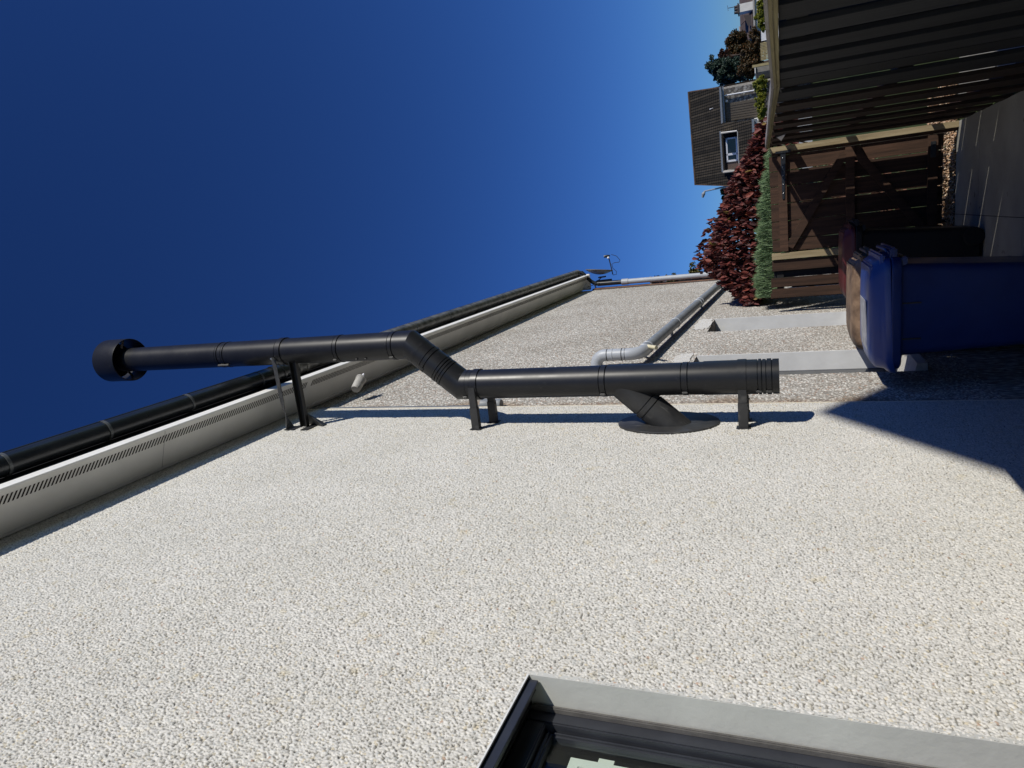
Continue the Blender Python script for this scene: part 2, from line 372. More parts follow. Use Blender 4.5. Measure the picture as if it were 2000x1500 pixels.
go = npmesh('gravel', VV.reshape(-1, 3), FF.reshape(-1, 3), M_GRAVEL, smooth=False)
tag(go, 'orange brown gravel lying beyond the wooden gate', 'gravel', kind='stuff')

# ---------------------------------------------------------------- our house
WX = 0.02; YB = 4.19; ZW = 2.26; YW = 1.47; ZS = 5.16; ZJ = 5.145
house = thing('rendered_house', (0, 2, 0), 'near house wall of bright white pebbledash with dark framed window and black flue', 'house')
# white pebbledash wall with every stone in relief
def coords(a, b, s0, s1):
    out = [a]
    while out[-1] < b:
        f = (out[-1] - a) / (b - a); out.append(out[-1] + s0 + (s1 - s0) * f)
    out[-1] = b; return np.array(out)
def cellrand(ix, iz, k):
    h = (ix * 374761393 + iz * 668265263 + k * 2246822519) & 0xffffffff
    h = ((h ^ (h >> 13)) * 1274126177) & 0xffffffff
    return ((h ^ (h >> 16)) & 0xffffff) / float(0xffffff)
def pebble_wall(Yc, Zc, x0, cell, relief, holes, colour, mat, parent):
    """wall face whose stones are real relief; each stone's own tint is stored on its points"""
    YY, ZZ = np.meshgrid(Yc, Zc, indexing='ij')
    IX = np.floor(YY / cell).astype(np.int64); IZ = np.floor(ZZ / cell).astype(np.int64)
    best = np.full(YY.shape, -1.0); tone = np.zeros(YY.shape); tn2 = np.zeros(YY.shape)
    for dx in (-1, 0, 1):
        for dz in (-1, 0, 1):
            cxi = IX + dx; czi = IZ + dz
            r1 = cellrand(cxi, czi, 1); r2 = cellrand(cxi, czi, 2); r3 = cellrand(cxi, czi, 3); r4 = cellrand(cxi, czi, 4)
            py_ = (cxi + 0.5 + (r1 - 0.5) * 0.9) * cell; pz_ = (czi + 0.5 + (r2 - 0.5) * 0.9) * cell
            an = r4 * math.pi; el = 0.75 + 0.5 * r3
            a_ = (YY - py_) * np.cos(an) + (ZZ - pz_) * np.sin(an); b_ = -(YY - py_) * np.sin(an) + (ZZ - pz_) * np.cos(an)
            rad = cell * (0.54 + 0.26 * r3)
            q = (a_ / (rad * el)) ** 2 + (b_ / (rad / el)) ** 2
            h = np.sqrt(np.clip(1 - q, 0, 1)) * (0.55 + 0.45 * r2)
            m = h > best
            best = np.where(m, h, best); tone = np.where(m, cellrand(cxi, czi, 5), tone); tn2 = np.where(m, cellrand(cxi, czi, 6), tn2)
    best = np.clip(best, 0, 1)
    X_ = x0 - 0.004 + best * relief + np.sin(YY * 3.1) * np.sin(ZZ * 2.3 + 1) * 0.0015
    VV = np.stack([X_, YY, ZZ], -1)
    ny, nz = YY.shape
    idx = np.arange(ny * nz).reshape(ny, nz)
    Q = np.stack([idx[:-1, :-1], idx[1:, :-1], idx[1:, 1:], idx[:-1, 1:]], -1)
    keep = np.ones(Q.shape[:2], bool)
    for (a, b, c, d) in holes:
        keep[np.searchsorted(Yc, a - 1e-6):np.searchsorted(Yc, b - 1e-6), np.searchsorted(Zc, c - 1e-6):np.searchsorted(Zc, d - 1e-6)] = False
    o = npmesh('wall', VV.reshape(-1, 3), Q[keep].reshape(-1, 4), mat, parent)
    cc = colour(best, tone, tn2, YY, ZZ)
    at_ = o.data.attributes.new('stone', 'FLOAT_COLOR', 'POINT')
    at_.data.foreach_set('color', np.concatenate([cc, np.ones(cc.shape[:2] + (1,))], -1).astype(np.float32).ravel())
    return o
def snap(c, vals):
    for v in vals: c[np.argmin(abs(c - v))] = v
    return c
def white_col(best, tone, tn2, YY, ZZ):
    base = np.array([0.585, 0.573, 0.535]); warm = np.array([0.54, 0.49, 0.385]); grey = np.array([0.46, 0.465, 0.445]); mort_shaded = np.array([0.40, 0.385, 0.35])
    cc = base[None, None] * (0.80 + 0.32 * tone[..., None])
    cc = np.where((tn2 > 0.955)[..., None], warm * (0.8 + 0.3 * tone[..., None]), cc)
    cc = np.where((tn2 < 0.07)[..., None], grey, cc)
    cc = np.where((tn2 > 0.9975)[..., None], np.array([0.42, 0.31, 0.24]), cc)
    return np.where((best < 0.27)[..., None], mort_shaded * 0.36, cc)  # mortar in the pits darkened to paint in the shade between stones
def grey_col(best, tone, tn2, YY, ZZ):
    t_ = 0.12 + 0.76 * tone[..., None]
    cc = np.array([0.15, 0.138, 0.12]) * (1 - t_) + np.array([0.47, 0.455, 0.42]) * t_
    cc = np.where((tn2 > 0.80)[..., None], np.array([0.66, 0.65, 0.61]), cc)
    cc = np.where((tn2 < 0.06)[..., None], np.array([0.34, 0.24, 0.18]), cc)
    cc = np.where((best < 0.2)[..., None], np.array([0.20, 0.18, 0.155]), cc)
    edge = YB + 0.19 + 0.10 * np.sin(ZZ * 2.1) * np.sin(ZZ * 5.3 + 1) + 0.03 * np.sin(ZZ * 17)
    k = np.clip((edge - YY) / 0.12, 0, 1)[..., None] * 0.8      # brown staining next to the new white wall
    return cc * (1 - k + k * np.array([0.62, 0.50, 0.40]))
Yc = snap(np.concatenate([coords(-1.4, 0.78, 0.009, 0.007)[:-1], coords(0.78, YB, 0.0018, 0.0044)]), [YW, 0.55]); Zc = snap(np.concatenate([coords(0.0, 0.4, 0.02, 0.02)[:-1], coords(0.4, ZS + 0.06, 0.0020, 0.0042)]), [ZW, 0.95])
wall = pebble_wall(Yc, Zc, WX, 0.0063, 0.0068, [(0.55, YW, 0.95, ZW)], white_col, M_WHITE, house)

MB().box(-0.25, WX - 0.006, YW + 0.012, YB - 0.006, 0, ZS).box(-0.25, WX - 0.006, -3, YW + 0.012, ZW + 0.02, ZS).box(-0.25, WX - 0.006, -3, YW + 0.012, 0, 0.93).box(-0.25, WX - 0.004, -3, 0.55, 0.93, ZW + 0.02).build('wall_core', M_REVEAL, house)
MB().box(-0.01, WX + 0.002, YB - 0.006, YB + 0.006, 0, ZS).build('corner_bead', M_BEAD, house)
# window at the lower left: reveal, dark head, frame, glass, shutter
win = MB().box(-0.15, -0.078, YW - 0.050, YW - 0.003, 0.98, ZW).box(-0.15, -0.078, 0.55, YW - 0.050, ZW - 0.055, ZW - 0.002).box(-0.15, -0.078, 0.55, YW - 0.050, 0.98, 1.06).build('window', M_ANTH, house, bevel=0.004)
rv = MB().box(-0.07, WX + 0.001, YW - 0.002, YW + 0.014, 0.95, ZW)
rv.build('window_reveal', M_REVEAL, house)
sub(MB().box(-0.080, -0.062, YW - 0.014, YW - 0.0025, 0.98, ZW - 0.006), 'sealant', M_SEAL, win, bevel=0.003)
sub(MB().box(-0.130, -0.098, YW - 0.068, YW - 0.052, 1.06, ZW - 0.075).box(-0.130, -0.098, 0.55, YW - 0.052, ZW - 0.074, ZW - 0.057), 'sash', M_ANTH, win, bevel=0.006)
sub(MB().box(-0.120, -0.114, 0.55, YW - 0.068, 1.06, ZW - 0.074), 'glass', M_GLASS, win)
sh = MB().box(-0.170, -0.148, YW - 0.100, YW - 0.076, 1.1, ZW - 0.125).box(-0.170, -0.148, 0.55, YW - 0.100, ZW - 0.150, ZW - 0.125)
sh.box(-0.168, -0.150, YW - 0.076, YW - 0.060, ZW - 0.235, ZW - 0.195).box(-0.168, -0.150, YW - 0.076, YW - 0.060, 1.6, 1.66)
for k in range(26):
    z = ZW - 0.165 - k * 0.030
    sh.beam((-0.160, 0.56, z), (-0.160, YW - 0.101, z), 0.036, 0.004, (0.8, 0, 0.6))
sub(sh, 'shutter', M_MINT, win, bevel=0)
sub(MB().box(-0.9, -0.24, 0.4, YW + 0.2, 0.9, 2.4).box(-0.24, -0.152, YW - 0.01, YW + 0.2, 0.9, 2.4), 'room', M_ROOM, win)
hd = MB().box(-0.07, WX - 0.006, 0.55, YW - 0.004, ZW - 0.004, ZW + 0.02).box(-0.02, -0.008, 0.55, YW - 0.01, ZW - 0.022, ZW - 0.004).box(-0.055, -0.048, 0.55, YW - 0.02, ZW - 0.010, ZW - 0.004).box(-0.040, -0.034, 0.55, YW - 0.02, ZW - 0.010, ZW - 0.004)
hd.build('window_head', M_ANTHD, house, bevel=0.002)
MB().box(WX - 0.0165, WX - 0.0095, 0.55, YW - 0.006, ZW - 0.03, ZW - 0.004).build('head_drip', M_ANTH, house, bevel=0.001)
MB().box(WX - 0.004, WX + 0.0015, 0.55, YW, ZW - 0.003, ZW + 0.0015).build('head_bead', M_REVEAL2, house)

def eaves(parent, y0, y1, lip, gutter, clips, joints, old):
    s = MB()
    s.add([(0.0, y0, ZJ), (0.0, y1, ZJ), (0.268, y1, 5.035), (0.268, y0, 5.035), (0.0, y0, ZJ + 0.015), (0.0, y1, ZJ + 0.015), (0.268, y1, 5.05), (0.268, y0, 5.05)],
          [(0, 1, 2, 3), (7, 6, 5, 4), (0, 3, 7, 4), (1, 5, 6, 2), (0, 4, 5, 1), (3, 2, 6, 7)])
    so_ = s.build('soffit', M_SOFFIT, parent)
    v = MB(); y = y0 + 0.03
    while y < y1 - 0.03:
        x0, x1 = 0.195, 0.240
        zz = lambda x: ZJ - (ZJ - 5.035) * x / 0.268 - 0.0012
        v.add([(x0, y, zz(x0)), (x1, y + 0.020, zz(x1)), (x1, y + 0.030, zz(x1)), (x0, y + 0.010, zz(x0))], [(0, 1, 2, 3)])
        y += 0.0215
    sub(v, 'vent_slots', M_SLOT, so_)
    for yj in [y0 + 1.9 + 2.44 * q for q in range(4) if y0 + 1.9 + 2.44 * q < y1 - 0.2]:
        sub(MB().add([(x, yj + e, ZJ - (ZJ - 5.035) * x / 0.268 - 0.0016) for x, e in ((0.03, 0), (0.266, 0), (0.266, 0.0022), (0.03, 0.0022))], [(0, 1, 2, 3)]), 'board_joint', M_CLIP, so_)
    sub(MB().beam((0.03, y0, ZJ - 0.018), (0.03, y1, ZJ - 0.018), 0.012, 0.008), 'trim_bead', M_SOFFIT, so_)
    MB().box(0.268, 0.280, y0, y1, 5.022, 5.112).build('fascia_trim', lip, parent, bevel=0.002)
    MB().box(0.25, 0.274, y0, y1, 5.11, 5.26).build('fascia', M_BLACKB, parent)
    gm = gutter
    cxg, czg, rg = 0.338, 5.225, 0.058
    prof = [(cxg + rg * math.cos(a), czg + rg * math.sin(a)) for a in [math.pi + i * math.pi / 20 for i in range(21)]]
    prof = [(prof[0][0], czg + 0.012)] + prof + [(prof[-1][0] + 0.004, czg + 0.004), (prof[-1][0] + 0.004, czg + 0.012)]
    inner = [(cxg + (rg - 0.004) * math.cos(a), czg + (rg - 0.004) * math.sin(a)) for a in [2 * math.pi - i * math.pi / 20 for i in range(21)]]
    inner = [(cxg + rg - 0.004, czg + 0.012)] + inner + [(cxg - rg + 0.004, czg + 0.012)]
    ring = prof + inner
    G = MB(); ysg = [y0 + (y1 - y0) * i / 40 for i in range(41)]
    G.rings([[(x, y, z + 0.0015 * math.sin(y * 3)) for x, z in ring] for y in ysg])
    go_ = G.build('gutter', gm, parent, smooth=True)
    for y in clips:
        rr = rg + 0.004
        pr = [(cxg + rr * math.cos(a), czg + rr * math.sin(a)) for a in [math.pi + i * math.pi / 16 for i in range(17)]]
        pr = [(0.276, czg + 0.01)] + pr + [(cxg + rr, czg + 0.018), (cxg + rr - 0.012, czg + 0.018)]
        pin = [(cxg + (rg - 0.002) * math.cos(a), czg + (rg - 0.002) * math.sin(a)) for a in [2 * math.pi - i * math.pi / 16 for i in range(17)]]
        sub(MB().rings([[(x, yy, z) for x, z in pr + pin + [(0.276, czg)]] for yy in (y, y + 0.016)]), 'gutter_clip', M_CLIP, go_, smooth=True)
    for y in joints:
        rr = rg + 0.009
        pr = [(cxg + rr * math.cos(a), czg + rr * math.sin(a)) for a in [math.pi + i * math.pi / 20 for i in range(21)]] + [(cxg + rg, czg + 0.02), (cxg + rg - 0.006, czg + 0.02)]
        pin = [(cxg + (rg - 0.006) * math.cos(a), czg + (rg - 0.006) * math.sin(a)) for a in [2 * math.pi - i * math.pi / 20 for i in range(21)]]
        jj = MB()
        for (ya, yb, e) in ((y, y + 0.03, 0.004), (y + 0.03, y + 0.09, 0.0), (y + 0.09, y + 0.12, 0.004)):
            jj.rings([[(x + (e if x > cxg else -e), yy, z - e) for x, z in pr + pin] for yy in (ya, yb)])
        sub(jj, 'gutter_union', gm, go_, smooth=True)
    # roof slab rising away from the gutter
    rt = MB()
    for k in range(10):
        xa = 0.31 - k * 0.30; xb = xa - 0.34; za = 5.26 + k * 0.17; zb = za + 0.20
        rt.add([(xa, y0, za), (xa, y1, za), (xb, y1, zb), (xb, y0, zb), (xa, y0, za + 0.03), (xa, y1, za + 0.03), (xb, y1, zb + 0.012), (xb, y0, zb + 0.012)],
               [(0, 1, 2, 3), (7, 6, 5, 4), (0, 3, 7, 4), (1, 5, 6, 2), (0, 4, 5, 1), (3, 2, 6, 7)])
    rt.build('roof', M_SLATE, parent)
eaves(house, -1.5, YB + 0.02, M_FASCIA, M_PVCB, [1.55, 2.04, 2.60, 3.20, 3.86], [4.0], False)

# ---------------------------------------------------------------- neighbour's half of the building
YE = 12.45
nb = thing('adjoining_house', (0, 8, 0), 'grey speckled pebbledash house wall carrying on beyond the white wall', 'house')
w1 = (5.02, 5.80, 0.80, 2.30); w2 = (7.02, 7.86, 0.95, 2.33)
wb = MB()
def pane(y0, y1, z0, z1): wb.box(-0.22, -0.006, y0, y1, z0, z1)
pane(YB + 0.006, w1[0], 0, ZS); pane(w1[1], w2[0], 0, ZS); pane(w2[1], YE, 0, ZS)
for w in (w1, w2): pane(w[0], w[1], 0, w[2]); pane(w[0], w[1], w[3], ZS)
wb.build('wall_core', M_GREY, nb)
Yg = snap(coords(YB + 0.006, YE, 0.0048, 0.0105), [w1[0], w1[1], w2[0], w2[1]]); Zg = snap(np.concatenate([coords(0.0, 0.5, 0.03, 0.03)[:-1], coords(0.5, ZS + 0.02, 0.0042, 0.0062)]), [w1[2], w1[3], w2[2], w2[3]])
pebble_wall(Yg, Zg, 0.0, 0.0100, 0.0075, [w1, w2], grey_col, M_GREYS, nb)
for w in (w1, w2):
    o = MB().box(-0.20, -0.145, w[0], w[1], w[2] + 0.03, w[3]).build('window', M_ANTH, nb, bevel=0.004)
    sub(MB().box(-0.1445, -0.141, w[0] + 0.07, w[1] - 0.07, w[2] + 0.12, w[3] - 0.08), 'pane', M_DGLASS, o)
    sub(MB().box(-0.145, 0.004, w[1] - 0.012, w[1] + 0.001, w[2] + 0.03, w[3]), 'jamb', M_REVEAL2, o)
    sub(MB().add([(-0.145, w[0], w[2] + 0.045), (-0.145, w[1], w[2] + 0.045), (0.05, w[1], w[2] + 0.0), (0.05, w[0], w[2] + 0.0), (-0.145, w[0], w[2] - 0.06), (-0.145, w[1], w[2] - 0.06), (0.05, w[1], w[2] - 0.06), (0.05, w[0], w[2] - 0.06)],
                 [(0, 1, 2, 3), (4, 7, 6, 5), (0, 3, 7, 4), (1, 5, 6, 2), (3, 2, 6, 7), (0, 4, 5, 1)]), 'sill', M_PATCH, o)
def patch(cy, cz, ry, rz, seed):
    random.seed(seed); n = 26; ring = []
    for i in range(n):
        a = 2 * math.pi * i / n; k = random.uniform(0.8, 1.12)
        ring.append((cy + ry * k * math.copysign(abs(math.cos(a)) ** 0.6, math.cos(a)), cz + rz * k * math.copysign(abs(math.sin(a)) ** 0.6, math.sin(a))))
    return MB().rings([[(0.0, y, z) for y, z in ring], [(0.007, y, z) for y, z in ring]], (False, True)).build('mortar_patch', M_PATCH, nb)
patch(7.55, 2.42, 0.38, 0.085, 3); patch(5.72, 2.40, 0.22, 0.07, 4)
eaves(nb, YB + 0.021, YE + 0.15, M_FASCIA, M_PVCOLD, [4.75, 5.45, 6.2, 7.0, 7.8, 8.7, 9.6, 10.5, 11.4], [4.27], True)
MB().box(0.0, 0.30, YE + 0.15, YE + 0.19, 5.0, 5.42).build('box_end', M_SOFFIT, nb, bevel=0.01)
MB().box(-0.22, 0.022, YE, YE + 0.24, 0, 4.93).build('brick_corner', M_BRICK, nb)
# grey strip pipe in the corner between the two walls
dp = thing('strip_downpipe', (0.012, 4.27, 3.5), 'slim grey pipe running up the joint between the white and grey walls into the eaves', 'pipe')
MB().lathe((0.006, 4.225, 3.62), (0, 0, 1), [(0, 0.018), (1.45, 0.018)], 20).build('pipe', M_PVCD, dp, smooth=True)
MB().lathe((0.022, 4.245, 3.46), (0, 0, 1), [(0, 0.036), (0.012, 0.041), (0.05, 0.041), (0.055, 0.038), (0.09, 0.038), (0.095, 0.041), (0.15, 0.041), (0.16, 0.026)], 28).build('socket', M_PVCG, dp, smooth=True)

# sloping soil pipe on the grey wall
sp = thing('soil_pipe', (0.1, 5.6, 2.7), 'grey plastic waste pipe sloping down along the grey wall from a big elbow', 'pipe')
A0 = Vector((0.10, 5.50, 3.02)); A1 = Vector((0.10, 5.50, 2.72)); A2 = Vector((0.10, 12.55, 2.43))
pts = [(-0.02, 5.50, 3.09), (0.02, 5.50, 3.09)] + [(0.02 + 0.08 * math.sin(a), 5.5, 3.01 + 0.08 * math.cos(a)) for a in [i * math.pi / 16 for i in range(1, 9)]] + [(0.10, 5.5, 2.99), (0.10, 5.5, 2.83)]
MB().tube(pts, 0.050, 26).build('upper_elbow', M_PVCL, sp, smooth=True)
d2 = (A2 - A1).normalized(); bend = []
for i in range(0, 9):
    a = i / 8; q = Vector((0.10, 5.5, 2.83)).lerp(Vector((0.10, 5.50, 2.715)), a); r_ = Vector((0.10, 5.50, 2.715)).lerp(Vector((0.10, 5.62, 2.709)), a); bend.append(q.lerp(r_, a))
MB().tube([(0.10, 5.5, 2.84)] + bend + [tuple(Vector((0.10, 5.62, 2.709)) + d2 * 0.02)], 0.0505, 26).build('lower_elbow', M_PVCL, sp, smooth=True)
MB().tube([Vector((0.10, 5.6, 2.7095)), A2], 0.049, 26).build('pipe', M_PVCG, sp, smooth=True)
def collar(p, d, w=0.03, r=0.055, name='collar', m=M_PVCL, par=sp): return MB().lathe(Vector(p) - Vector(d) * w / 2, d, [(0, r - 0.004), (0.003, r), (w - 0.003, r), (w, r - 0.004)], 28).build(name, m, par, smooth=True)
for z in (2.99, 2.865): collar((0.10, 5.5, z), (0, 0, 1), 0.007, 0.0545, 'seal', M_RUB)
collar((0.10, 5.5, 2.945), (0, 0, 1), 0.012, 0.0535)
collar((0.10, 5.5, 2.838), (0, 0, 1), 0.005, 0.0535, 'seal', M_RUB)
for y in (5.66, 5.78, 7.1, 8.6, 8.75, 10.5):
    collar(A1.lerp(A2, (y - 5.5) / 7.05) + Vector((0, 0, -0.005)), d2, 0.03)
for y in (6.9, 8.9, 11.0):
    c0 = A1.lerp(A2, (y - 5.5) / 7.05); MB().box(-0.005, 0.1, y - 0.015, y + 0.015, c0.z - 0.012, c0.z + 0.012).build('wall_clip', M_PVCG, sp)
ov = thing('overflow_pipe', (0.11, 5.86, 2.78), 'small cream overflow pipe with an elbow above the grey waste pipe', 'pipe')
def onx(px, py, x):
    d = right * (750 - py) + up * (1000 - px) + fwd * FPX
    return CAM + d * ((x - CAM.x) / d.x)
MB().tube([onx(1257, 693, 0.02), onx(1257, 686, 0.07), onx(1257, 680, 0.11), onx(1259, 677, 0.125), onx(1263, 676, 0.13), onx(1282, 679, 0.13)], 0.017, 14).build('pipe', M_CREAM, ov, smooth=True)
MB().lathe(onx(1257, 682, 0.10), onx(1258, 677, 0.13) - onx(1257, 682, 0.10), [(0, 0.020), (0.03, 0.021), (0.04, 0.018)], 18).build('elbow', M_WHITEP, ov, smooth=True)

# corner downpipe
cp = thing('corner_downpipe', (0.10, 12.6, 3), 'tall downpipe at the far wall corner, black above and pale grey below', 'downpipe')
yc = 12.62
MB().lathe((0.10, yc, 0), (0, 0, 1), [(0, 0.048), (4.33, 0.048)], 24).build('pipe', M_PVCL, cp, smooth=True)
MB().lathe((0.10, yc, 4.28), (0, 0, 1), [(0, 0.056), (0.12, 0.056), (0.125, 0.05)], 24).build('socket', M_PVCL, cp, smooth=True)
MB().lathe((0.10, yc, 4.36), (0, 0, 1), [(0, 0.043), (0.50, 0.043)], 24).build('upper_pipe', M_PVCB, cp, smooth=True)
MB().tube([(0.10, yc, 4.84), (0.105, yc, 4.90), (0.16, yc - 0.0, 4.99), (0.28, yc, 5.10), (0.335, yc, 5.15), (0.338, yc, 5.2)], 0.036, 20).build('swan_neck', M_PVCB, cp, smooth=True)
for z in (3.85, 2.3): MB().box(-0.0, 0.155, yc - 0.02, yc + 0.02, z, z + 0.03).build('wall_clip', M_PVCL, cp, bevel=0.004)
for z in (1.0, 2.9): collar((0.10, yc, z), (0, 0, 1), 0.10, 0.055, 'collar', M_PVCL, cp)
cb = thing('loose_cable', (0.06, 12.4, 4.8), 'thin black cable hanging in a loop under the far end of the eaves', 'cable')
MB().tube([(0.08 + 0.05 * math.sin(i / 10 * math.pi), 12.32 + 0.02 * i, 4.98 - 0.20 * math.sin(i / 10 * math.pi * 0.8)) for i in range(11)], 0.006, 8).build('cable', M_RUB, cb)

# satellite dish
sd = thing('satellite_dish', (0.15, 12.7, 4.75), 'grey satellite dish seen edge-on at the far corner of the eaves', 'satellite dish')
Yd = 12.75
def w3(px, py, Y=Yd): return at(px, py, Y)
dc = w3(1170, 531); tip0 = w3(1144, 533); tip1 = w3(1197, 534)
ax = (tip1 - tip0).normalized(); nrm = Vector((0.97, 0.12, -0.1)); nrm = (nrm - ax * nrm.dot(ax)).normalized(); side = ax.cross(nrm)
rd = (tip1 - tip0).length / 2
D = MB(); rs = []
for k in range(9):
    f = k / 8; rs.append([dc + (ax * math.cos(2 * math.pi * i / 36) * rd + side * math.sin(2 * math.pi * i / 36) * rd * 0.92) * max(f, 0.02) + nrm * (0.085 * f * f - 0.05) for i in range(36)])
D.rings(rs, (True, False))
dish = D.build('dish', plain('grey_dish_paint', (0.17, 0.165, 0.155), 0.5, 0.25, 12), sd, smooth=True)
dm = dish.modifiers.new('s', 'SOLIDIFY'); dm.thickness = 0.006
lnb = w3(1188, 500)
MB().tube([tip1 - nrm * 0.02, tip1.lerp(lnb, 0.5), lnb], 0.010, 10).build('arm', M_STEEL, sd)
MB().lathe(lnb + Vector((0, 0, 0.03)), (ax + nrm * 0.2), [(-0.05, 0.024), (0.0, 0.028), (0.03, 0.02), (0.06, 0.014)], 16).build('receiver', M_PVCB, sd, smooth=True)
MB().lathe(lnb - nrm * 0.01, -nrm + ax * 0.1, [(0, 0.018), (0.03, 0.024), (0.036, 0.02)], 16).build('receiver_cap', M_WHITEP, sd, smooth=True)
c1 = w3(1194, 497); MB().tube([c1, w3(1204, 500), w3(1211, 508), w3(1209, 512), w3(1200, 513), w3(1195, 516), w3(1197, 524), w3(1204, 530), w3(1204, 536), w3(1197, 537)], 0.005, 8).build('cable', M_RUB, sd)
MB().box(-0.012, 0.012, -0.05, 0.05, -0.10, 0.10, T=lambda p_: w3(1176, 541) + Vector((p_.x, p_.y, 0)) + ax * p_.z * 0.35 + Vector((p_.z * 0.0, 0, p_.z))).build('mount', M_STEEL, sd)
MB().tube([w3(1166, 549), w3(1195, 546)], 0.017, 12).build('mast', M_STEEL, sd)
MB().tube([w3(1166, 549), w3(1160, 552, 12.6), (0.03, 12.6, 4.9)], 0.012, 10).build('wall_arm', M_STEEL, sd)
MB().tube([w3(1168, 548), w3(1176, 541)], 0.008, 8).build('stay', M_STEEL, sd)

# small white cowl under the neighbour's soffit
ck = thing('white_vent_cowl', (0.06, 4.6, 4.9), 'small ragged white plastic cowl stuck under the soffit behind the flue', 'vent')
rr_ = []
cb0 = at(692, 764, 4.45); cb1 = at(707, 737, 4.60)
dd = (cb1 - cb0)
random.seed(5)
MB().lathe(cb0 + dd * 0.12, dd, [(0.0, 0.034), (dd.length * 0.12, 0.038), (dd.length * 0.7, 0.042), (dd.length * 0.72, 0.047), (dd.length * 0.8, 0.045)], 18).build('cup', plain('dull_white_plastic', (0.40, 0.39, 0.36), 0.7, 0.3, 30, 0.003), ck, smooth=True)
MB().tube([cb1 - dd * 0.1, cb1 + dd.normalized() * 0.04], 0.010, 8).build('stem', M_WHITEP, ck)

# ---------------------------------------------------------------- the flue
YF = 3.76; XL = 0.285; XU = 0.557; RF = 0.0905
fl = thing('stove_flue', (XL, YF, 1.635), 'long satin black flue pipe cranking out past the eaves of the white wall', 'flue')
def section(p, q, r, bands, name='pipe_section', n=56):
    """twin-wall pipe with dark joint grooves / locking bands at given distances"""
    p, q = Vector(p), Vector(q); L = (q - p).length; d = (q - p).normalized()
    prof = [(0, r)]
    for b_, w in sorted(bands):
        prof += [(b_ - 0.003, r), (b_ - 0.002, r - 0.006), (b_ + 0.002, r - 0.006), (b_ + 0.003, r + 0.0025), (b_ + w - 0.003, r + 0.0025), (b_ + w - 0.002, r - 0.006), (b_ + w + 0.002, r - 0.006), (b_ + w + 0.003, r)]
    prof.append((L, r))
    return MB().lathe(p, d, prof, n).build(name, M_FLUE, fl, smooth=True)
zA, zB, zC, zD = 1.635, 3.50, 3.83, 6.36
section((XL, YF, zA), (XL, YF, 2.02), RF + 0.003, [(0.035, 0.028), (0.085, 0.02)], 'end_section')
section((XL, YF, 2.02), (XL, YF, 2.74), RF, [(0.08, 0.035), (0.54, 0.035)], 'tee_section')
section((XL, YF, 2.74), (XL, YF, zB), RF, [(0.63, 0.012), (0.70, 0.03)])
el0 = Vector((XL, YF, zB)); el1 = Vector((XU, YF, zC))
de = (el1 - el0).normalized()
def bendmesh(c, din, dout, L, r, name):
    c = Vector(c); p = c - Vector(din) * L; q = c + Vector(dout) * L
    n = 48; sd_ = Vector((0, 1, 0)); rs = []
    for pt, dv in ((p, Vector(din)), (c, (Vector(din) + Vector(dout)).normalized()), (q, Vector(dout))):
        u_ = sd_.cross(dv).normalized(); k = 1 / dv.dot(Vector(din))
        k = k if pt is c else 1
        rs.append([pt + sd_ * math.sin(2 * math.pi * i / n) * r + u_ * math.cos(2 * math.pi * i / n) * r * k for i in range(n)])
    return MB().rings(rs).build(name, M_FLUE, fl, smooth=True, ang=14)
Z = Vector((0, 0, 1))
bendmesh(el0, Z, de, 0.085, RF + 0.001, 'elbow')
bendmesh(el1, de, Z, 0.085, RF + 0.001, 'elbow')
section(el0 + de * 0.085, el1 - de * 0.085, RF, [(0.03, 0.02), (0.07, 0.02), ((el1 - el0).length - 0.26, 0.03)], 'offset_section')
section(el1 + Z * 0.085, (XU, YF, 4.60), RF, [(0.01, 0.03), (0.43, 0.03)])
section((XU, YF, 4.60), (XU, YF, zD), RF, [(0.25, 0.008), (0.72, 0.02), (0.775, 0.02)])
section((XU, YF, zD), (XU, YF, zD + 0.06), RF - 0.004, [], 'spigot')
# cowl: open drum round the top
MB().lathe((XU, YF, 6.33), Z, [(0, 0.163), (0.004, 0.165), (0.004, 0.165), (0.215, 0.165), (0.219, 0.163), (0.219, 0.159), (0.0, 0.159), (0, 0.163)], 64, (False, False)).build('cowl_drum', M_FLUE, fl, smooth=True)
MB().lathe((XU, YF, 6.46), Z, [(0, 0.02), (0.03, 0.135), (0.035, 0.135), (0.06, 0.03)], 48).build('cowl_cap', M_FLUEIN, fl, smooth=True)
for a in (0.5, 2.6, 4.7):
    dv = Vector((math.cos(a), math.sin(a), 0)); c0 = Vector((XU, YF, 6.47))
    MB().beam(c0 + dv * 0.10, c0 + dv * 0.16, 0.02, 0.003).build('cowl_strap', M_BRIGHT, fl)
# latches on the locking bands
def latch(x, z, dirv=Z, ln=0.03):
    c0 = Vector((x, YF, z)) + Vector((-0.66, -0.75, 0)) * (RF + 0.006)
    MB().beam(c0 - Vector(dirv) * ln / 2, c0 + Vector(dirv) * ln / 2, 0.016, 0.014, (0.75, -0.66, 0)).build('band_latch', M_STEEL, fl, bevel=0.003)
for x, z in ((XL, 2.118), (XL, 2.578), (XL, 1.685), (XL, 3.455), (XU, 3.94), (XU, 4.375), (XL, 1.735)): latch(x, z)
latch(XU, 5.34, Z, 0.10)
mc = el0 + de * ((el1 - el0).length - 0.13); c0 = mc + Vector((-0.55, -0.83, 0)) * (RF + 0.006)
MB().beam(c0 - de * 0.02, c0 + de * 0.02, 0.016, 0.014, (0.8, -0.5, 0)).build('band_latch', M_STEEL, fl, bevel=0.003)
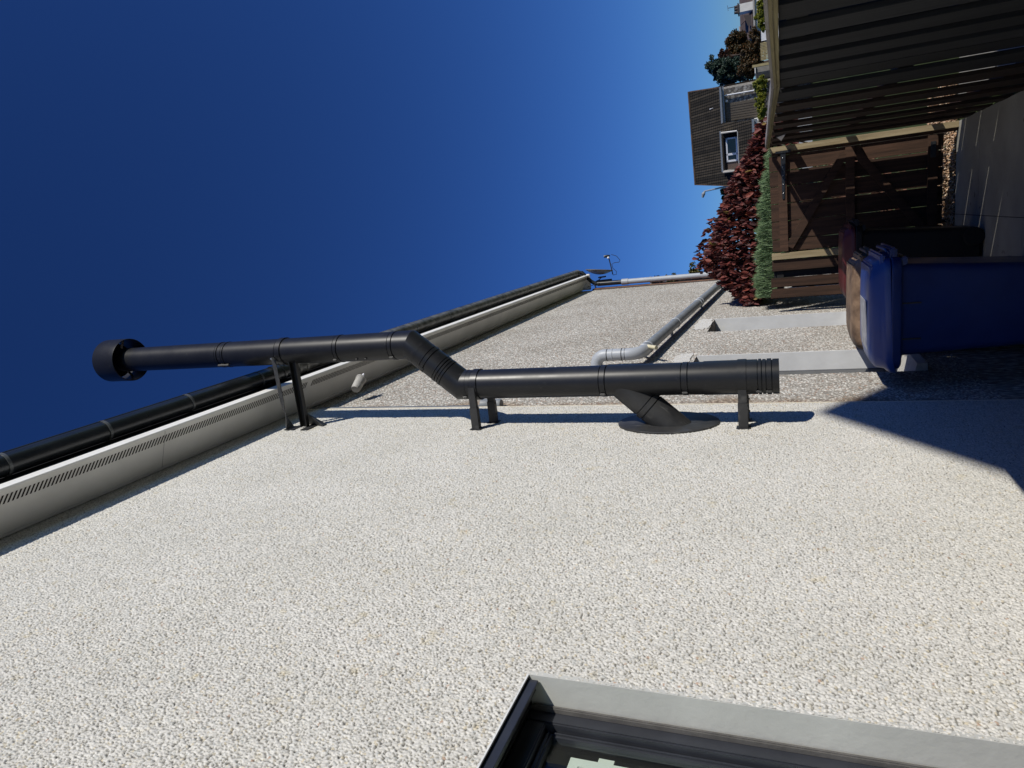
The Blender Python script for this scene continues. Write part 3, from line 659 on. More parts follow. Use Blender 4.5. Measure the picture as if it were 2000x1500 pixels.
# access strap with two screws on the upper section
for (za, zb) in ((4.10, 4.25),):
    for off, w in ((0.0, 0.004), (0.028, 0.003)):
        an = R(222 + off * 500); c0 = Vector((XU + math.cos(an) * (RF + 0.002), YF + math.sin(an) * (RF + 0.002), 0))
        MB().beam(c0 + Z * za, c0 + Z * zb, w, 0.006).build('seam_strip', M_STEEL, fl)
    for z in (4.14, 4.21):
        an = R(224); MB().lathe((XU + math.cos(an) * RF, YF + math.sin(an) * RF, z), (math.cos(an), math.sin(an), 0), [(0, 0.009), (0.008, 0.009), (0.011, 0.004)], 12).build('screw', M_STEEL, fl, smooth=True)
# tee branch down to the wall plate
bj = Vector((XL, YF, 2.50)); bw = Vector((WX, YF, 2.215)); bd = (bw - bj).normalized()
MB().lathe(bj, bd, [(0.0, 0.086), (0.20, 0.086), (0.202, 0.081), (0.206, 0.081), (0.208, 0.089), (0.235, 0.089), (0.237, 0.081), (0.241, 0.081), (0.243, 0.086), (0.46, 0.086)], 48).build('tee_branch', M_DUST, fl, smooth=True)
MB().lathe((WX - 0.001, YF + 0.02, 2.235), (1, 0, 0), [(0, 0.0), (0, 0.285), (0.0105, 0.285), (0.013, 0.28), (0.013, 0.0)], 72, (False, False)).squash(YF + 0.02, 0.74).build('wall_plate', M_DUST, fl, smooth=True)
# wall brackets
def band(x, z, w=0.035): MB().lathe((x, YF, z - w / 2), Z, [(0, RF), (0.0, RF + 0.007), (w, RF + 0.007), (w, RF)], 56, (False, False)).build('bracket_band', M_FLUE, fl, smooth=True)
def stub(x, z, y, w, leg=0.0):
    b_ = MB().box(WX + 0.004, WX + 0.14, y - 0.018, y + 0.018, z - w / 2, z + w / 2).box(WX + 0.14, x, y - 0.014, y + 0.014, z - w / 2 + 0.003, z + w / 2 - 0.003)
    b_.box(WX + 0.001, WX + 0.005, y - 0.03, y + 0.03, z - w / 2 - 0.012, z + w / 2 + 0.012)
    for xx in (WX + 0.05, WX + 0.12): b_.box(xx, xx + 0.010, y - 0.006, y + 0.006, z - w / 2 - 0.005, z - w / 2)
    b_.build('wall_bracket', M_DUST, fl, bevel=0.0012)
band(XL, 1.82, 0.045); stub(XL - 0.05, 1.82, YF - 0.070, 0.05); stub(XL - 0.05, 1.82, YF + 0.070, 0.05)
band(XL, 3.385, 0.04); stub(XL, 3.395, YF - 0.088, 0.05); stub(XL - 0.05, 3.34, YF + 0.06, 0.05)
band(XU, 4.83, 0.04)
# long upper bracket: a twisted flat strap and a perforated channel
tw = MB(); rs = []
P0 = Vector((XU - 0.03, YF - 0.095, 4.865)); P1 = Vector((0.16, YF - 0.075, 4.875)); P2 = Vector((WX + 0.01, YF - 0.10, 4.83))
for k in range(25):
    f = k / 24; c0 = P0.lerp(P1, min(1, f / 0.75)) if f < 0.75 else P1.lerp(P2, (f - 0.75) / 0.25)
    ang = 0.15 if f < 0.62 else 0.15 + (f - 0.62) / 0.38 * 1.35
    wd = 0.019 if f < 0.7 else 0.019 + (f - 0.7) * 0.09
    wv = Vector((0, math.sin(ang), math.cos(ang))); nv = Vector((0, math.cos(ang), -math.sin(ang))) * 0.0022
    rs.append([c0 + wv * wd + nv, c0 - wv * wd + nv, c0 - wv * wd - nv, c0 + wv * wd - nv])
tw.rings(rs).build('twisted_strap', plain('bare_grey_strap', (0.05, 0.052, 0.055), 0.55, 0.4, 30), fl)
ch = MB(); y_ = YF - 0.04; zc_ = 4.735
ch.box(WX + 0.005, XU - 0.06, y_ - 0.003, y_, zc_ - 0.028, zc_ + 0.028)
ch.box(WX + 0.005, XU - 0.06, y_ - 0.03, y_ - 0.003, zc_ + 0.025, zc_ + 0.028).box(WX + 0.005, XU - 0.06, y_ - 0.03, y_ - 0.003, zc_ - 0.028, zc_ - 0.025)
cho = ch.build('perforated_channel', M_ANTHD, fl)
for k in range(9):
    x = 0.12 + k * 0.042
    sub(MB().lathe((x, y_ - 0.0032, zc_ + 0.008 * 0 - 0.012), (0, -1, 0), [(0, 0.0045), (0.0012, 0.0045), (0.0014, 0.002)], 10), 'hole', M_BRIGHT if k not in (1, 8) else M_SLOT, cho)
MB().add([(WX + 0.10, y_ + 0.002, zc_ - 0.02), (WX + 0.004, y_ + 0.002, zc_ - 0.14), (WX + 0.004, y_ + 0.05, zc_ - 0.14), (WX + 0.004, y_ + 0.05, zc_ + 0.02), (WX + 0.10, y_ + 0.006, zc_ - 0.02), (WX + 0.008, y_ + 0.006, zc_ - 0.14)],
         [(0, 1, 5, 4), (1, 2, 3, 0), (4, 5, 2, 3)]).build('gusset', M_STEEL, fl)
MB().box(WX + 0.003, WX + 0.008, YF - 0.13, YF + 0.01, 4.66, 4.72).box(WX + 0.003, WX + 0.008, YF - 0.13, YF - 0.04, 4.78, 4.86).build('foot_plate', M_STEEL, fl, bevel=0.001)
MB().lathe((XU - 0.03, YF - 0.1, 4.86), (0.1, -1, 0.1), [(0, 0.008), (0.02, 0.008), (0.026, 0.004)], 10).build('bracket_bolt', M_BRIGHT, fl)

# ---------------------------------------------------------------- fence on the right
FX = 1.76
fence = thing('board_fence', (FX, 4, 0), 'tall dark stained board fence with pale green timber capping along the right side', 'fence')
def ztop(y): return 1.625 if y < 4.0 else 1.625 + (y - 4.0) * 0.0275
y = -1.74; k = 0
random.seed(21)
while y < 3.9:
    w = 0.195 + random.uniform(-0.006, 0.006)
    MB().box(FX + 0.002, FX + 0.022, y, y + w, -0.02, ztop(y) - 0.03).build('board', M_WDARK, fence, bevel=0.002)
    g_ = 0.105
    MB().box(FX + 0.055, FX + 0.075, y + w - 0.03, y + w + g_ + 0.03 - random.choice((0.0, 0.004, 0.036, 0.04)), 0.03, ztop(y) - 0.03).build('board', M_WDARK, fence, bevel=0.002)
    y += w + g_
y = 3.97
ws = [0.56, 0.16, 0.20, 0.17, 0.42, 0.18, 0.44, 0.20, 0.55, 0.19, 0.64]
k = 0
while y < 7.86 and k < 30:
    w = (0.27, 0.25, 0.29, 0.26)[k % 4]
    pr = 0.0 if k % 2 else 0.024
    if y + w > 7.9: w = 7.9 - y
    MB().box(FX - 0.006 + pr, FX + 0.016 + pr, y, y + w, -0.02, ztop(y) - 0.03).build('board', M_WDARK if y < 4.75 else M_WFBR, fence, bevel=0.003)
    y += w + 0.0035; k += 1
for z in (0.18, 0.93, 1.5):
    MB().box(FX + 0.022, FX + 0.055, -1.74, 3.95, z, z + 0.07).build('rail', M_WDARK, fence)
    MB().box(FX + 0.045, FX + 0.085, 4.05, 8.12, z, z + 0.075).build('rail', M_WBROWN, fence)
def capbeam(y0, y1, x0, x1, za, zb, m, name='capping'):
    c_ = MB(); n = 14; rs = []
    for i in range(n + 1):
        yy = y0 + (y1 - y0) * i / n; dz = 0.0012 * math.sin(yy * 2.7); dx = 0.0025 * math.sin(yy * 1.9 + za * 9)
        rs.append([(x0 + dx, yy, ztop(yy) + za + dz), (x1 + dx, yy, ztop(yy) + za + dz), (x1 + dx, yy, ztop(yy) + zb + dz), (x0 + dx, yy, ztop(yy) + zb + dz)])
    return c_.rings(rs).build(name, m, fence, bevel=0.002)
for (a_, b_) in ((-1.74, 3.985), (3.99, 8.0)):
    capbeam(a_, b_, FX - 0.008, FX + 0.07, -0.002, 0.011, M_WCAPG)
    capbeam(a_, b_, FX - 0.016, FX + 0.010, -0.0145, -0.0022, M_WCAP, 'capping_rail')
    capbeam(a_, b_, FX - 0.010, FX + 0.002, -0.030, -0.0147, M_WCAP, 'capping_rail')
for yy in (-1.8, 1.15, 3.96): MB().box(FX + 0.076, FX + 0.15, yy, yy + 0.075, 0, 1.6).build('post', M_WDARK, fence)
# small white triangular panel on the fence
tl = thing('fence_triangle', (FX - 0.01, 7.3, 1.6), 'tiny white triangular panel in a dark frame near the top of the fence', 'light')
q0 = at(1518, 264, 7.0); Yl = 7.05
def onf(px, py):  # point on the fence plane
    d = right * (750 - py) + up * (1000 - px) + fwd * FPX
    return CAM + d * ((FX - 0.012 - CAM.x) / d.x)
ta, tb, tc = onf(1517, 268), onf(1534, 262), onf(1526, 275)
ctr = (ta + tb + tc) / 3
MB().rings([[v_ + (v_ - ctr) * 0.25 + Vector((dx, 0, 0)) for v_ in (ta, tb, tc)] for dx in (-0.0, 0.02)]).build('frame', M_BINK, tl)
MB().rings([[v_ + (ctr - v_) * 0.12 + Vector((dx, 0, 0)) for v_ in (ta, tb, tc)] for dx in (-0.005, -0.0008)]).build('panel', M_WHITEP, tl)

# ---------------------------------------------------------------- gate and side panel
GY = 8.065
gp = thing('gate_post', (1.73, 8.06, 0), 'pale sunlit timber post between the long fence and the gate', 'post', None)
MB().box(1.700, 1.760, GY - 0.035, GY + 0.03, 0, 1.70).build('post', M_WTREAT, gp, bevel=0.003)
MB().box(1.672, 1.699, GY + 0.0, GY + 0.03, 0, 1.69).build('stop', M_WBROWN, gp, bevel=0.002)
gp2 = thing('gate_post', (0.63, 8.06, 0), 'pale timber gate post with a knot, standing left of the gate above the maroon bin', 'post', None)
MB().box(0.585, 0.655, GY - 0.03, GY + 0.03, 0, 1.715).build('post', M_WTREAT, gp2, bevel=0.003)
gate = thing('garden_gate', (1.16, 8.05, 0), 'closed brown boarded gate with crossed braces and a black strap hinge', 'gate')
xb = [0.662, 0.795, 0.985, 1.172, 1.350, 1.510, 1.668]
for i in range(6):
    MB().box(xb[i] + 0.006, xb[i + 1] - 0.001 + 0.002 * (i % 2), GY + 0.0, GY + 0.018, 0.12, 1.705 + 0.002 * i).build('board', M_WBROWN, gate, bevel=0.002)
for z in (1.545, 0.90, 0.17):
    MB().box(0.668, 1.660, GY - 0.040, GY - 0.001, z, z + 0.085).build('rail', M_WBROWN, gate, bevel=0.002)
def brace(p, q): MB().beam(p, q, 0.036, 0.08, (1, 0, 1)).build('brace', M_WBROWN, gate, bevel=0.002)
brace((0.71, GY - 0.020, 1.535), (1.60, GY - 0.020, 0.995)); brace((1.60, GY - 0.020, 0.885), (0.74, GY - 0.020, 0.265))
hg = MB()
hg.add([(1.70, GY - 0.048, 1.60), (1.70, GY - 0.048, 1.55), (1.22, GY - 0.048, 1.572), (1.22, GY - 0.048, 1.592), (1.70, GY - 0.042, 1.60), (1.70, GY - 0.042, 1.55), (1.22, GY - 0.042, 1.572), (1.22, GY - 0.042, 1.592)],
       [(0, 1, 2, 3), (7, 6, 5, 4), (0, 4, 5, 1), (2, 6, 7, 3), (1, 5, 6, 2), (0, 3, 7, 4)])
ho = hg.build('hinge', M_IRON, gate)
sub(MB().box(1.688, 1.712, GY - 0.055, GY - 0.036, 1.50, 1.65), 'hinge_plate', M_IRON, ho, bevel=0.002)
for x in (1.64, 1.55, 1.46, 1.37, 1.28): sub(MB().lathe((x, GY - 0.048, 1.58), (0, -1, 0), [(0, 0.006), (0.003, 0.006), (0.005, 0.003)], 10), 'screw', M_BRIGHT, ho)
MB().box(1.45, 1.60, GY - 0.046, GY - 0.041, 0.19, 0.235).build('hinge', M_IRON, gate)
side = thing('side_fence_panel', (0.4, 8.06, 0), 'short brown board panel filling the space between gate post and house wall', 'fence')
for (a_, b_, z1, dy) in ((0.462, 0.578, 1.715, 0), (0.285, 0.385, 1.73, 0.0), (0.168, 0.268, 1.725, -0.012)):
    MB().box(a_, b_, GY - 0.01 + dy, GY + 0.012 + dy, 0.05, z1).build('board', M_WBROWN, side, bevel=0.002)
MB().box(0.16, 0.215, GY + 0.014, GY + 0.07, 0, 1.74).build('post', M_WBROWN, side, bevel=0.002)
for z in (0.4, 1.60): MB().box(0.17, 0.58, GY + 0.014, GY + 0.05, z, z + 0.07).build('rail', M_WDARK, side)
MB().box(0.385, 0.46, GY + 0.03, GY + 0.045, 0.05, 1.70).box(0.268, 0.285, GY + 0.03, GY + 0.045, 0.05, 1.52).build('backing_board', M_WDARK, side)

# ---------------------------------------------------------------- wheelie bins (fronts turned to the wall, hinges to the right)
def rrect(cx_, cy_, hx, hy, r, z, n=5):
    out = []
    for (sx, sy, a0) in ((1, 1, 0), (-1, 1, 90), (-1, -1, 180), (1, -1, 270)):
        for i in range(n + 1):
            a = R(a0 + 90 * i / n); out.append((cx_ + sx * (hx - r) + r * math.cos(a), cy_ + sy * (hy - r) + r * math.sin(a), z))
    return out
def make_bin(loc, h, label, mb_, ml_, labelled=False, open_=0.0, old=False):
    b_ = thing('wheelie_bin', loc, label, 'wheelie bin', 'wheelie bins beside the house wall')
    X0, Y0, _ = loc; k = h / 1.10
    def sec(cx_, hx, hy, r, z): return rrect(X0 + cx_, Y0, hx, hy, r, z * k)
    body = MB().rings([sec(-0.01, 0.205, 0.235, 0.04, 0.03), sec(-0.01, 0.215, 0.24, 0.045, 0.06), sec(-0.005, 0.245, 0.262, 0.05, 0.55), sec(0.0, 0.272, 0.28, 0.05, 0.93), sec(0.0, 0.275, 0.282, 0.05, 0.935),
                       sec(-0.015, 0.318, 0.306, 0.06, 0.938), sec(-0.018, 0.330, 0.312, 0.07, 0.945), sec(-0.018, 0.334, 0.316, 0.07, 0.982), sec(-0.018, 0.328, 0.312, 0.07, 0.988)])
    bo = body.build('body', mb_, b_, smooth=True)
    rb = MB()
    for xo in (-0.17, 0.04):   # moulding ribs under the rim, coloured black to paint in recess shade
        rb.box(X0 + xo, X0 + xo + 0.008, Y0 - 0.286, Y0 - 0.268, 0.84 * k, 0.932 * k)
    sub(rb, 'ribs', M_BINK, bo)
    lid = MB().rings([sec(-0.03, 0.335, 0.305, 0.06, 0.990), sec(-0.03, 0.343, 0.315, 0.07, 0.995), sec(-0.03, 0.345, 0.317, 0.075, 1.02), sec(-0.028, 0.335, 0.308, 0.075, 1.035),
                      sec(-0.025, 0.325, 0.298, 0.08, 1.045), sec(-0.03, 0.315, 0.285, 0.09, 1.075), sec(-0.05, 0.27, 0.24, 0.09, 1.095), sec(-0.06, 0.20, 0.18, 0.08, 1.102), sec(-0.06, 0.05, 0.05, 0.03, 1.104)])
    lid_ang = 50
    # drooping front lip
    lid.v = [(x, y_, z - (0.035 * k * max(0, (X0 - 0.22 - x) / 0.15) ** 1.5 if z < 1.06 * k else 0.02 * k * max(0, (X0 - 0.22 - x) / 0.15))) for x, y_, z in lid.v]
    lo = lid.build('lid', ml_, b_, smooth=True, ang=50)
    sub(MB().box(X0 + 0.13, X0 + 0.275, Y0 - 0.25, Y0 + 0.25, 1.040 * k, 1.092 * k), 'hinge_block', ml_, lo, bevel=0.012)
    sub(MB().box(X0 + 0.18, X0 + 0.335, Y0 - 0.285, Y0 + 0.285, 1.018 * k, 1.045 * k), 'lid_rim', ml_, lo, bevel=0.010)
    sub(MB().box(X0 + 0.22, X0 + 0.368, Y0 - 0.26, Y0 + 0.26, 0.955 * k, 0.992 * k), 'back_rim', mb_, bo, bevel=0.012)
    for s_ in (-1, 1):
        cyy = Y0 + s_ * 0.205
        sub(MB().tube([(X0 + 0.105 + 0.045 * math.cos(a), cyy + 0.028 * math.sin(a), (1.083 + 0.006 * math.cos(a)) * k) for a in [i * math.pi / 8 for i in range(17)]], 0.008, 8, (False, False)), 'grip_ring', ml_, lo, smooth=True)
    MB().tube([(X0 + 0.30, Y0 - 0.22, 0.97 * k), (X0 + 0.345, Y0 - 0.22, 1.0 * k), (X0 + 0.352, Y0 - 0.2, 1.003 * k), (X0 + 0.352, Y0 + 0.2, 1.003 * k), (X0 + 0.345, Y0 + 0.22, 1.0 * k), (X0 + 0.30, Y0 + 0.22, 0.97 * k)], 0.010, 12).build('handle', mb_, b_, smooth=True)
    MB().box(X0 + 0.262, X0 + 0.312, Y0 - 0.27, Y0 + 0.27, 0.905 * k, 0.94 * k).build('hinge_bar', mb_, b_, bevel=0.008)
    for s_ in (-1, 1):
        wh = MB().lathe((X0 + 0.125, Y0 + s_ * 0.235, 0.078), (0, s_, 0), [(0, 0.03), (0, 0.07), (0.008, 0.078), (0.030, 0.078), (0.036, 0.07), (0.036, 0.03)], 28).build('wheel', M_RUB, b_, smooth=True)
    if labelled:
        lb = MB().rings([[(x, y_, 1.106 * k - 0.11 * max(0, X0 - 0.16 - x)) for x, y_ in ((X0 - 0.24, Y0 - 0.19), (X0 + 0.06, Y0 - 0.19), (X0 + 0.06, Y0 + 0.1), (X0 - 0.24, Y0 + 0.1))], [(x, y_, 1.109 * k - 0.11 * max(0, X0 - 0.16 - x)) for x, y_ in ((X0 - 0.24, Y0 - 0.19), (X0 + 0.06, Y0 - 0.19), (X0 + 0.06, Y0 + 0.1), (X0 - 0.24, Y0 + 0.1))]])
        lo2 = sub(lb, 'number_label', M_LABEL, lo)
    return b_
make_bin((0.485, 4.76, 0), 1.14, 'royal blue wheelie bin with a blue lid, nearest of the three bins', M_BINB, M_BINBL, True)
make_bin((0.415, 5.72, 0), 1.15, 'faded brown wheelie bin standing between the blue and the maroon bins', M_BINN, M_BINN)
make_bin((0.59, 7.24, 0), 1.10, 'black wheelie bin with a maroon lid, the bin closest to the gate', M_BINK, M_BINR)

# ---------------------------------------------------------------- plants
def leaves(name, P, Nn, A, Ln, Wd, tone, mat, parent=None, fold=0.25, k=6):
    """P centres, Nn normals, A long axes, leaf-shaped hexagons folded on the midrib"""
    N = len(P)
    A = A / np.linalg.norm(A, axis=1, keepdims=True)
    B = np.cross(Nn, A); B /= np.linalg.norm(B, axis=1, keepdims=True) + 1e-9
    C = np.cross(A, B)
    Ln = Ln[:, None]; Wd = Wd[:, None]
    pts = [P - A * Ln * .5, P - A * Ln * .15 + B * Wd * .5 + C * Wd * fold, P + A * Ln * .25 + B * Wd * .42 + C * Wd * fold, P + A * Ln * .5 - C * Wd * fold * .6, P + A * Ln * .25 - B * Wd * .42 + C * Wd * fold, P - A * Ln * .15 - B * Wd * .5 + C * Wd * fold]
    V = np.stack(pts, 1).reshape(-1, 3)
    b_ = (np.arange(N) * 6)[:, None]
    F = np.concatenate([b_ + np.array([[0, 1, 2, 3]]), b_ + np.array([[0, 3, 4, 5]])])
    o = npmesh(name, V, F, mat, parent, smooth=False)
    at2 = o.data.attributes.new('tone', 'FLOAT', 'POINT'); at2.data.foreach_set('value', np.repeat(tone, 6).astype(np.float32))
    return o
def unit(n): v = rng.normal(size=(n, 3)); return v / np.linalg.norm(v, axis=1, keepdims=True)
def cloud(blobs, n, shell=0.55):
    """points spread through ellipsoids (cx,cy,cz,rx,ry,rz)"""
    bl = np.array(blobs); vol = bl[:, 3] * bl[:, 5]; idx = rng.choice(len(bl), n, p=vol / vol.sum())
    d = unit(n); r = shell + (1 - shell) * rng.random(n) ** 0.6; r *= 1 + 0.18 * rng.normal(size=n) * (rng.random(n) < 0.4)
    return bl[idx, :3] + d * bl[idx, 3:] * r[:, None], d
def tree(name, blobs, n, ls, mat, label, cat, base, trunk_r=0.1, group=None, clump=0.0, loc=None):
    o = thing(name, base, label, cat, group)
    # break the big ellipsoids into many clumps
    cl = []
    for b_ in blobs:
        m = max(8, int(40 * b_[3] * b_[5] / (0.8 * 0.8)) if b_[3] > 0.6 else 24)
        m = min(m, 70)
        d = unit(m); rr2 = rng.uniform(0.2, 1.0, m)
        for i in range(m):
            s_ = rng.uniform(0.18, 0.42)
            cl.append((b_[0] + d[i, 0] * b_[3] * rr2[i], b_[1] + d[i, 1] * b_[4] * rr2[i], b_[2] + d[i, 2] * b_[5] * rr2[i], b_[3] * s_, b_[4] * s_, b_[5] * s_ * 0.9))
    P_, d_ = cloud(cl, n, 0.3)
    leaves('crown', P_, unit(n) + np.array([0, 0, .5]), unit(n), rng.uniform(0.7, 1.3, n) * ls, rng.uniform(0.4, 0.65, n) * ls, np.clip(rng.normal(0.5, 0.24, n), 0, 1), mat, o)
    tr = MB(); top = Vector((np.mean([b_[0] for b_ in blobs]), np.mean([b_[1] for b_ in blobs]), np.mean([b_[2] for b_ in blobs])))
    bs = Vector(base); tr.tube([bs, bs.lerp(top, 0.4) + Vector((0.05, 0, 0)), top], [trunk_r, trunk_r * 0.7, trunk_r * 0.35], 10)
    for i in range(min(10, len(cl))):
        c_ = Vector(cl[(i * 7) % len(cl)][:3]); s0 = bs.lerp(top, 0.5 + 0.04 * i); tr.tube([s0, s0.lerp(c_, 0.5) + Vector((0, 0, 0.03)), c_], [trunk_r * 0.35, trunk_r * 0.2, trunk_r * 0.08], 6)
    tr.build('trunk', M_BARK, o, smooth=True)
    return o

# smoke bush with red leaves over the gate
bush = thing('smoke_bush', (0.9, 9.3, 0), 'big dark red leaved bush spilling over the gate against the house wall', 'bush')
out = [(1380, 505), (1392, 530), (1412, 545), (1430, 560), (1443, 583), (1462, 560), (1478, 545)]
N = 11000
# outline of the crown as seen from the path: height of the crown against x
prof_x = [0.02, 0.10, 0.28, 0.45, 0.62, 0.80, 1.00, 1.25, 1.50, 1.75, 1.95, 2.10]
prof_z = [2.06, 2.14, 2.33, 2.47, 2.53, 2.47, 2.36, 2.27, 2.17, 2.00, 1.90, 1.84]
xs_ = rng.uniform(0.02, 2.1, N); zt = np.interp(xs_, prof_x, prof_z)
depth = rng.uniform(0, 1, N) ** 1.2
zb_ = 1.45
zz_ = zb_ + (zt - zb_) * (1 - rng.random(N) ** 1.4 * 1.0) - 0.04 * rng.random(N)
# clumped stems: pull leaves towards vertical-ish shoots
shoot = np.round(xs_ / 0.085 + 0.6 * np.sin(zz_ * 9)) * 0.085 - 0.6 * 0.085 * np.sin(zz_ * 9)
xs_ = xs_ * 0.45 + shoot * 0.55 + rng.normal(0, 0.012, N)
zz_ = np.where(xs_ < 0.42, np.maximum(zz_, 1.86 + 0.2 * rng.random(N)), zz_)
yy_ = 8.72 + depth * 1.15 + (zt - zz_) * -0.15
P_ = np.stack([xs_, yy_, zz_], 1); P_ = P_[P_[:, 0] > 0.03]; N = len(P_)
A_ = np.stack([rng.normal(0, .35, N), rng.normal(-0.15, .35, N), np.full(N, -1.0)], 1)
for i in range(90):   # loose shoots above the crown
    q_ = rng.integers(N); xx = rng.uniform(0.4, 1.1); P_[q_] = (xx, 8.9, np.interp(xx, prof_x, prof_z) + rng.uniform(-0.03, 0.11))
Nn_ = np.stack([rng.normal(0, 0.9, N), rng.normal(-0.2, .9, N), rng.normal(0.2, .4, N)], 1)
leaves('foliage', P_, Nn_, A_, rng.uniform(0.035, 0.115, N), rng.uniform(0.018, 0.058, N), np.clip(rng.beta(2.2, 2.6, N) * 0.93 + (rng.random(N) < 0.025) * 0.5, 0, 1), L_RED, bush, 0.3)
tw_ = MB()
random.seed(9)
for i in range(34):
    x = 0.08 + i * 0.058; z1 = float(np.interp(x, prof_x, prof_z)) + random.uniform(-0.06, 0.05)
    yb = 9.1 + random.uniform(-0.2, 0.2)
    tw_.tube([(x * 0.4 + 0.6, yb, 0.3), (x * 0.8 + 0.15, yb, 1.1), (x + random.uniform(-0.04, 0.04), yb - 0.1, 1.7), (x + random.uniform(-0.03, 0.03), yb - 0.15, z1)], [0.014, 0.010, 0.006, 0.002], 6)
tw_.build('stems', M_TWIG, bush)
# feathery evergreen right behind the gate
ev = thing('feathery_evergreen', (0.9, 8.4, 0), 'low feathery green evergreen hedge just behind the gate and panel', 'hedge')
N = 26000
x_ = rng.uniform(0.15, 1.78, N); zt = np.interp(x_, [0, 0.15, 0.6, 1.2, 1.5, 1.8], [1.86, 1.90, 1.87, 1.82, 1.77, 1.70]) + 0.02 * np.sin(x_ * 23) + 0.012 * np.sin(x_ * 71)
dep = rng.random(N)
z_ = zt - np.where(rng.random(N) < 0.72, rng.random(N) ** 1.1 * 0.34, rng.random(N) * 1.7); y_ = 8.28 + dep * 0.35
z_ = np.where(x_ < 0.34, np.maximum(z_, 1.62 + 0.25 * rng.random(N)), z_)
P_ = np.stack([x_, y_, z_], 1)
A_ = np.stack([rng.normal(0, .28, N) + 0.0, rng.normal(-.25, .3, N), np.ones(N)], 1)
leaves('foliage', P_, unit(N), A_, rng.uniform(0.05, 0.12, N), rng.uniform(0.003, 0.006, N), np.clip(rng.normal(0.5, .25, N), 0, 1), L_CON, ev, 0.1)
st_ = MB()
for i in range(8): st_.tube([(0.15 + i * 0.22, 8.5, 0), (0.15 + i * 0.22, 8.5, 1.6)], [0.02, 0.006], 6)
st_.build('stems', M_BARK, ev)

# sprigs showing past the far corner of the wall
for (px, py, Y, r_, lab) in ((1310, 537, 15.0, 0.13, 'olive green treetop peeping past the far corner, the middle tuft'), (1354, 523, 15.4, 0.16, 'olive green treetop standing highest past the far corner beside the pipe'), (1280, 541, 15.2, 0.10, 'low reddish treetop sprig just showing behind the pale downpipe')):
    c_ = at(px, py, Y)
    tree('treetop', [(c_.x - 0.12, c_.y, c_.z - 0.02, r_ * 1.3, r_, r_)], 420, 0.055, L_OLIVE if px != 1280 else L_MAROON, lab, 'tree', (c_.x - 0.3, c_.y, 0), 0.04)

# ---------------------------------------------------------------- the tiled house behind
HU = Vector((0.983, -0.183, 0)); HV = Vector((-0.183, -0.983, 0)); H0 = Vector((3.0, 45.0, 0))
def hp(u, v, z): return H0 + HU * u + HV * v + Vector((0, 0, z))
hs = thing('tiled_house', tuple(H0), 'dark brown tiled house with a white framed window in its long roof', 'house')
def hbox(mb, u0, u1, v0, v1, z0, z1): return mb.box(u0, u1, v0, v1, z0, z1, T=lambda p_: hp(p_.x, p_.y, p_.z))
def roofcourses(mb, u0f, u1f, vmax, zr=6.5, pitch=1.0, step=0.115, hole=None):
    v = 0.0
    while v < vmax - 1e-6:
        vb = min(v + step, vmax); z0 = zr - v * pitch; z1 = zr - vb * pitch
        segs = [(u0f(v), u1f(v))]
        if hole and vb > hole[2] and v < hole[3]: segs = [(u0f(v), hole[0]), (hole[1], u1f(v))]
        for (a_, b_) in segs:
            mb.add([hp(a_, v, z0), hp(b_, v, z0), hp(b_, vb, z1 + 0.055), hp(a_, vb, z1 + 0.055), hp(a_, vb, z1 - 0.03), hp(b_, vb, z1 - 0.03), hp(a_, v, z0 - 0.06), hp(b_, v, z0 - 0.06)],
                   [(0, 1, 2, 3), (3, 2, 5, 4), (0, 3, 4, 6), (1, 7, 5, 2), (6, 4, 5, 7), (0, 6, 7, 1)])
        v = vb
rf = MB(); roofcourses(rf, lambda v: 0.0, lambda v: 5.3 if v < 1.8 else 3.45, 3.55, hole=(0.84, 2.93, 1.82, 2.72))
ro = rf.build('roof', M_TILE, hs, origin=tuple(H0)); ro.rotation_euler = (0, 0, 0)
sub(MB().tube([hp(-0.05, 0, 6.52), hp(5.35, 0, 6.52)], 0.075, 8), 'ridge_tiles', M_RIDGE, ro)
sub(MB().beam(hp(5.33, 0, 6.44), hp(5.33, 1.85, 4.59), 0.06, 0.14), 'verge', M_RIDGE, ro); sub(MB().beam(hp(-0.03, 0, 6.44), hp(-0.03, 3.6, 2.85), 0.06, 0.14), 'verge', M_RIDGE, ro)
rb_ = MB()   # back slope
rb_.add([hp(0, 0, 6.45), hp(5.3, 0, 6.45), hp(5.3, -3.6, 2.9), hp(0, -3.6, 2.9)], [(0, 1, 2, 3)]); sub(rb_, 'back_slope', M_SLATE, ro)
wl = MB(); hbox(wl, 0.1, 5.2, -3.5, 1.55, 0, 4.72)
wl.build('wall', M_FARPEB, hs, origin=tuple(H0))
gw = MB(); hbox(gw, 0.1, 3.4, 1.56, 3.2, 0, 2.9); gw.build('front_wall', M_FWALL, hs)
gd = MB(); hbox(gd, 3.46, 4.4, 1.56, 1.6, 2.3, 4.45)
for i in range(7): hbox(gd, 3.48 + i * 0.13, 3.58 + i * 0.13, 1.6, 1.625, 2.3, 4.4)
gd.build('door', M_GARAGE, hs)
gt = MB(); gt.beam(hp(3.42, 1.86, 4.62), hp(5.35, 1.86, 4.62), 0.12, 0.10).beam(hp(3.42, 1.78, 4.52), hp(5.35, 1.78, 4.52), 0.02, 0.16); gt.build('gutter', M_TRIM, hs)
gt = MB(); gt.beam(hp(-0.05, 3.62, 2.92), hp(3.5, 3.62, 2.92), 0.12, 0.12).beam(hp(-0.05, 3.52, 2.78), hp(3.5, 3.52, 2.78), 0.02, 0.16); gt.build('gutter', M_TRIM, hs)
MB().tube([hp(4.85, 1.66, 4.5), hp(4.85, 1.62, 2.2)], 0.035, 10).build('downpipe', M_WHITEP, hs)
MB().lathe(hp(4.55, 1.56, 4.33), HV, [(0, 0.05), (0.05, 0.07), (0.09, 0.03)], 16).build('wall_lamp', M_WHITEP, hs)
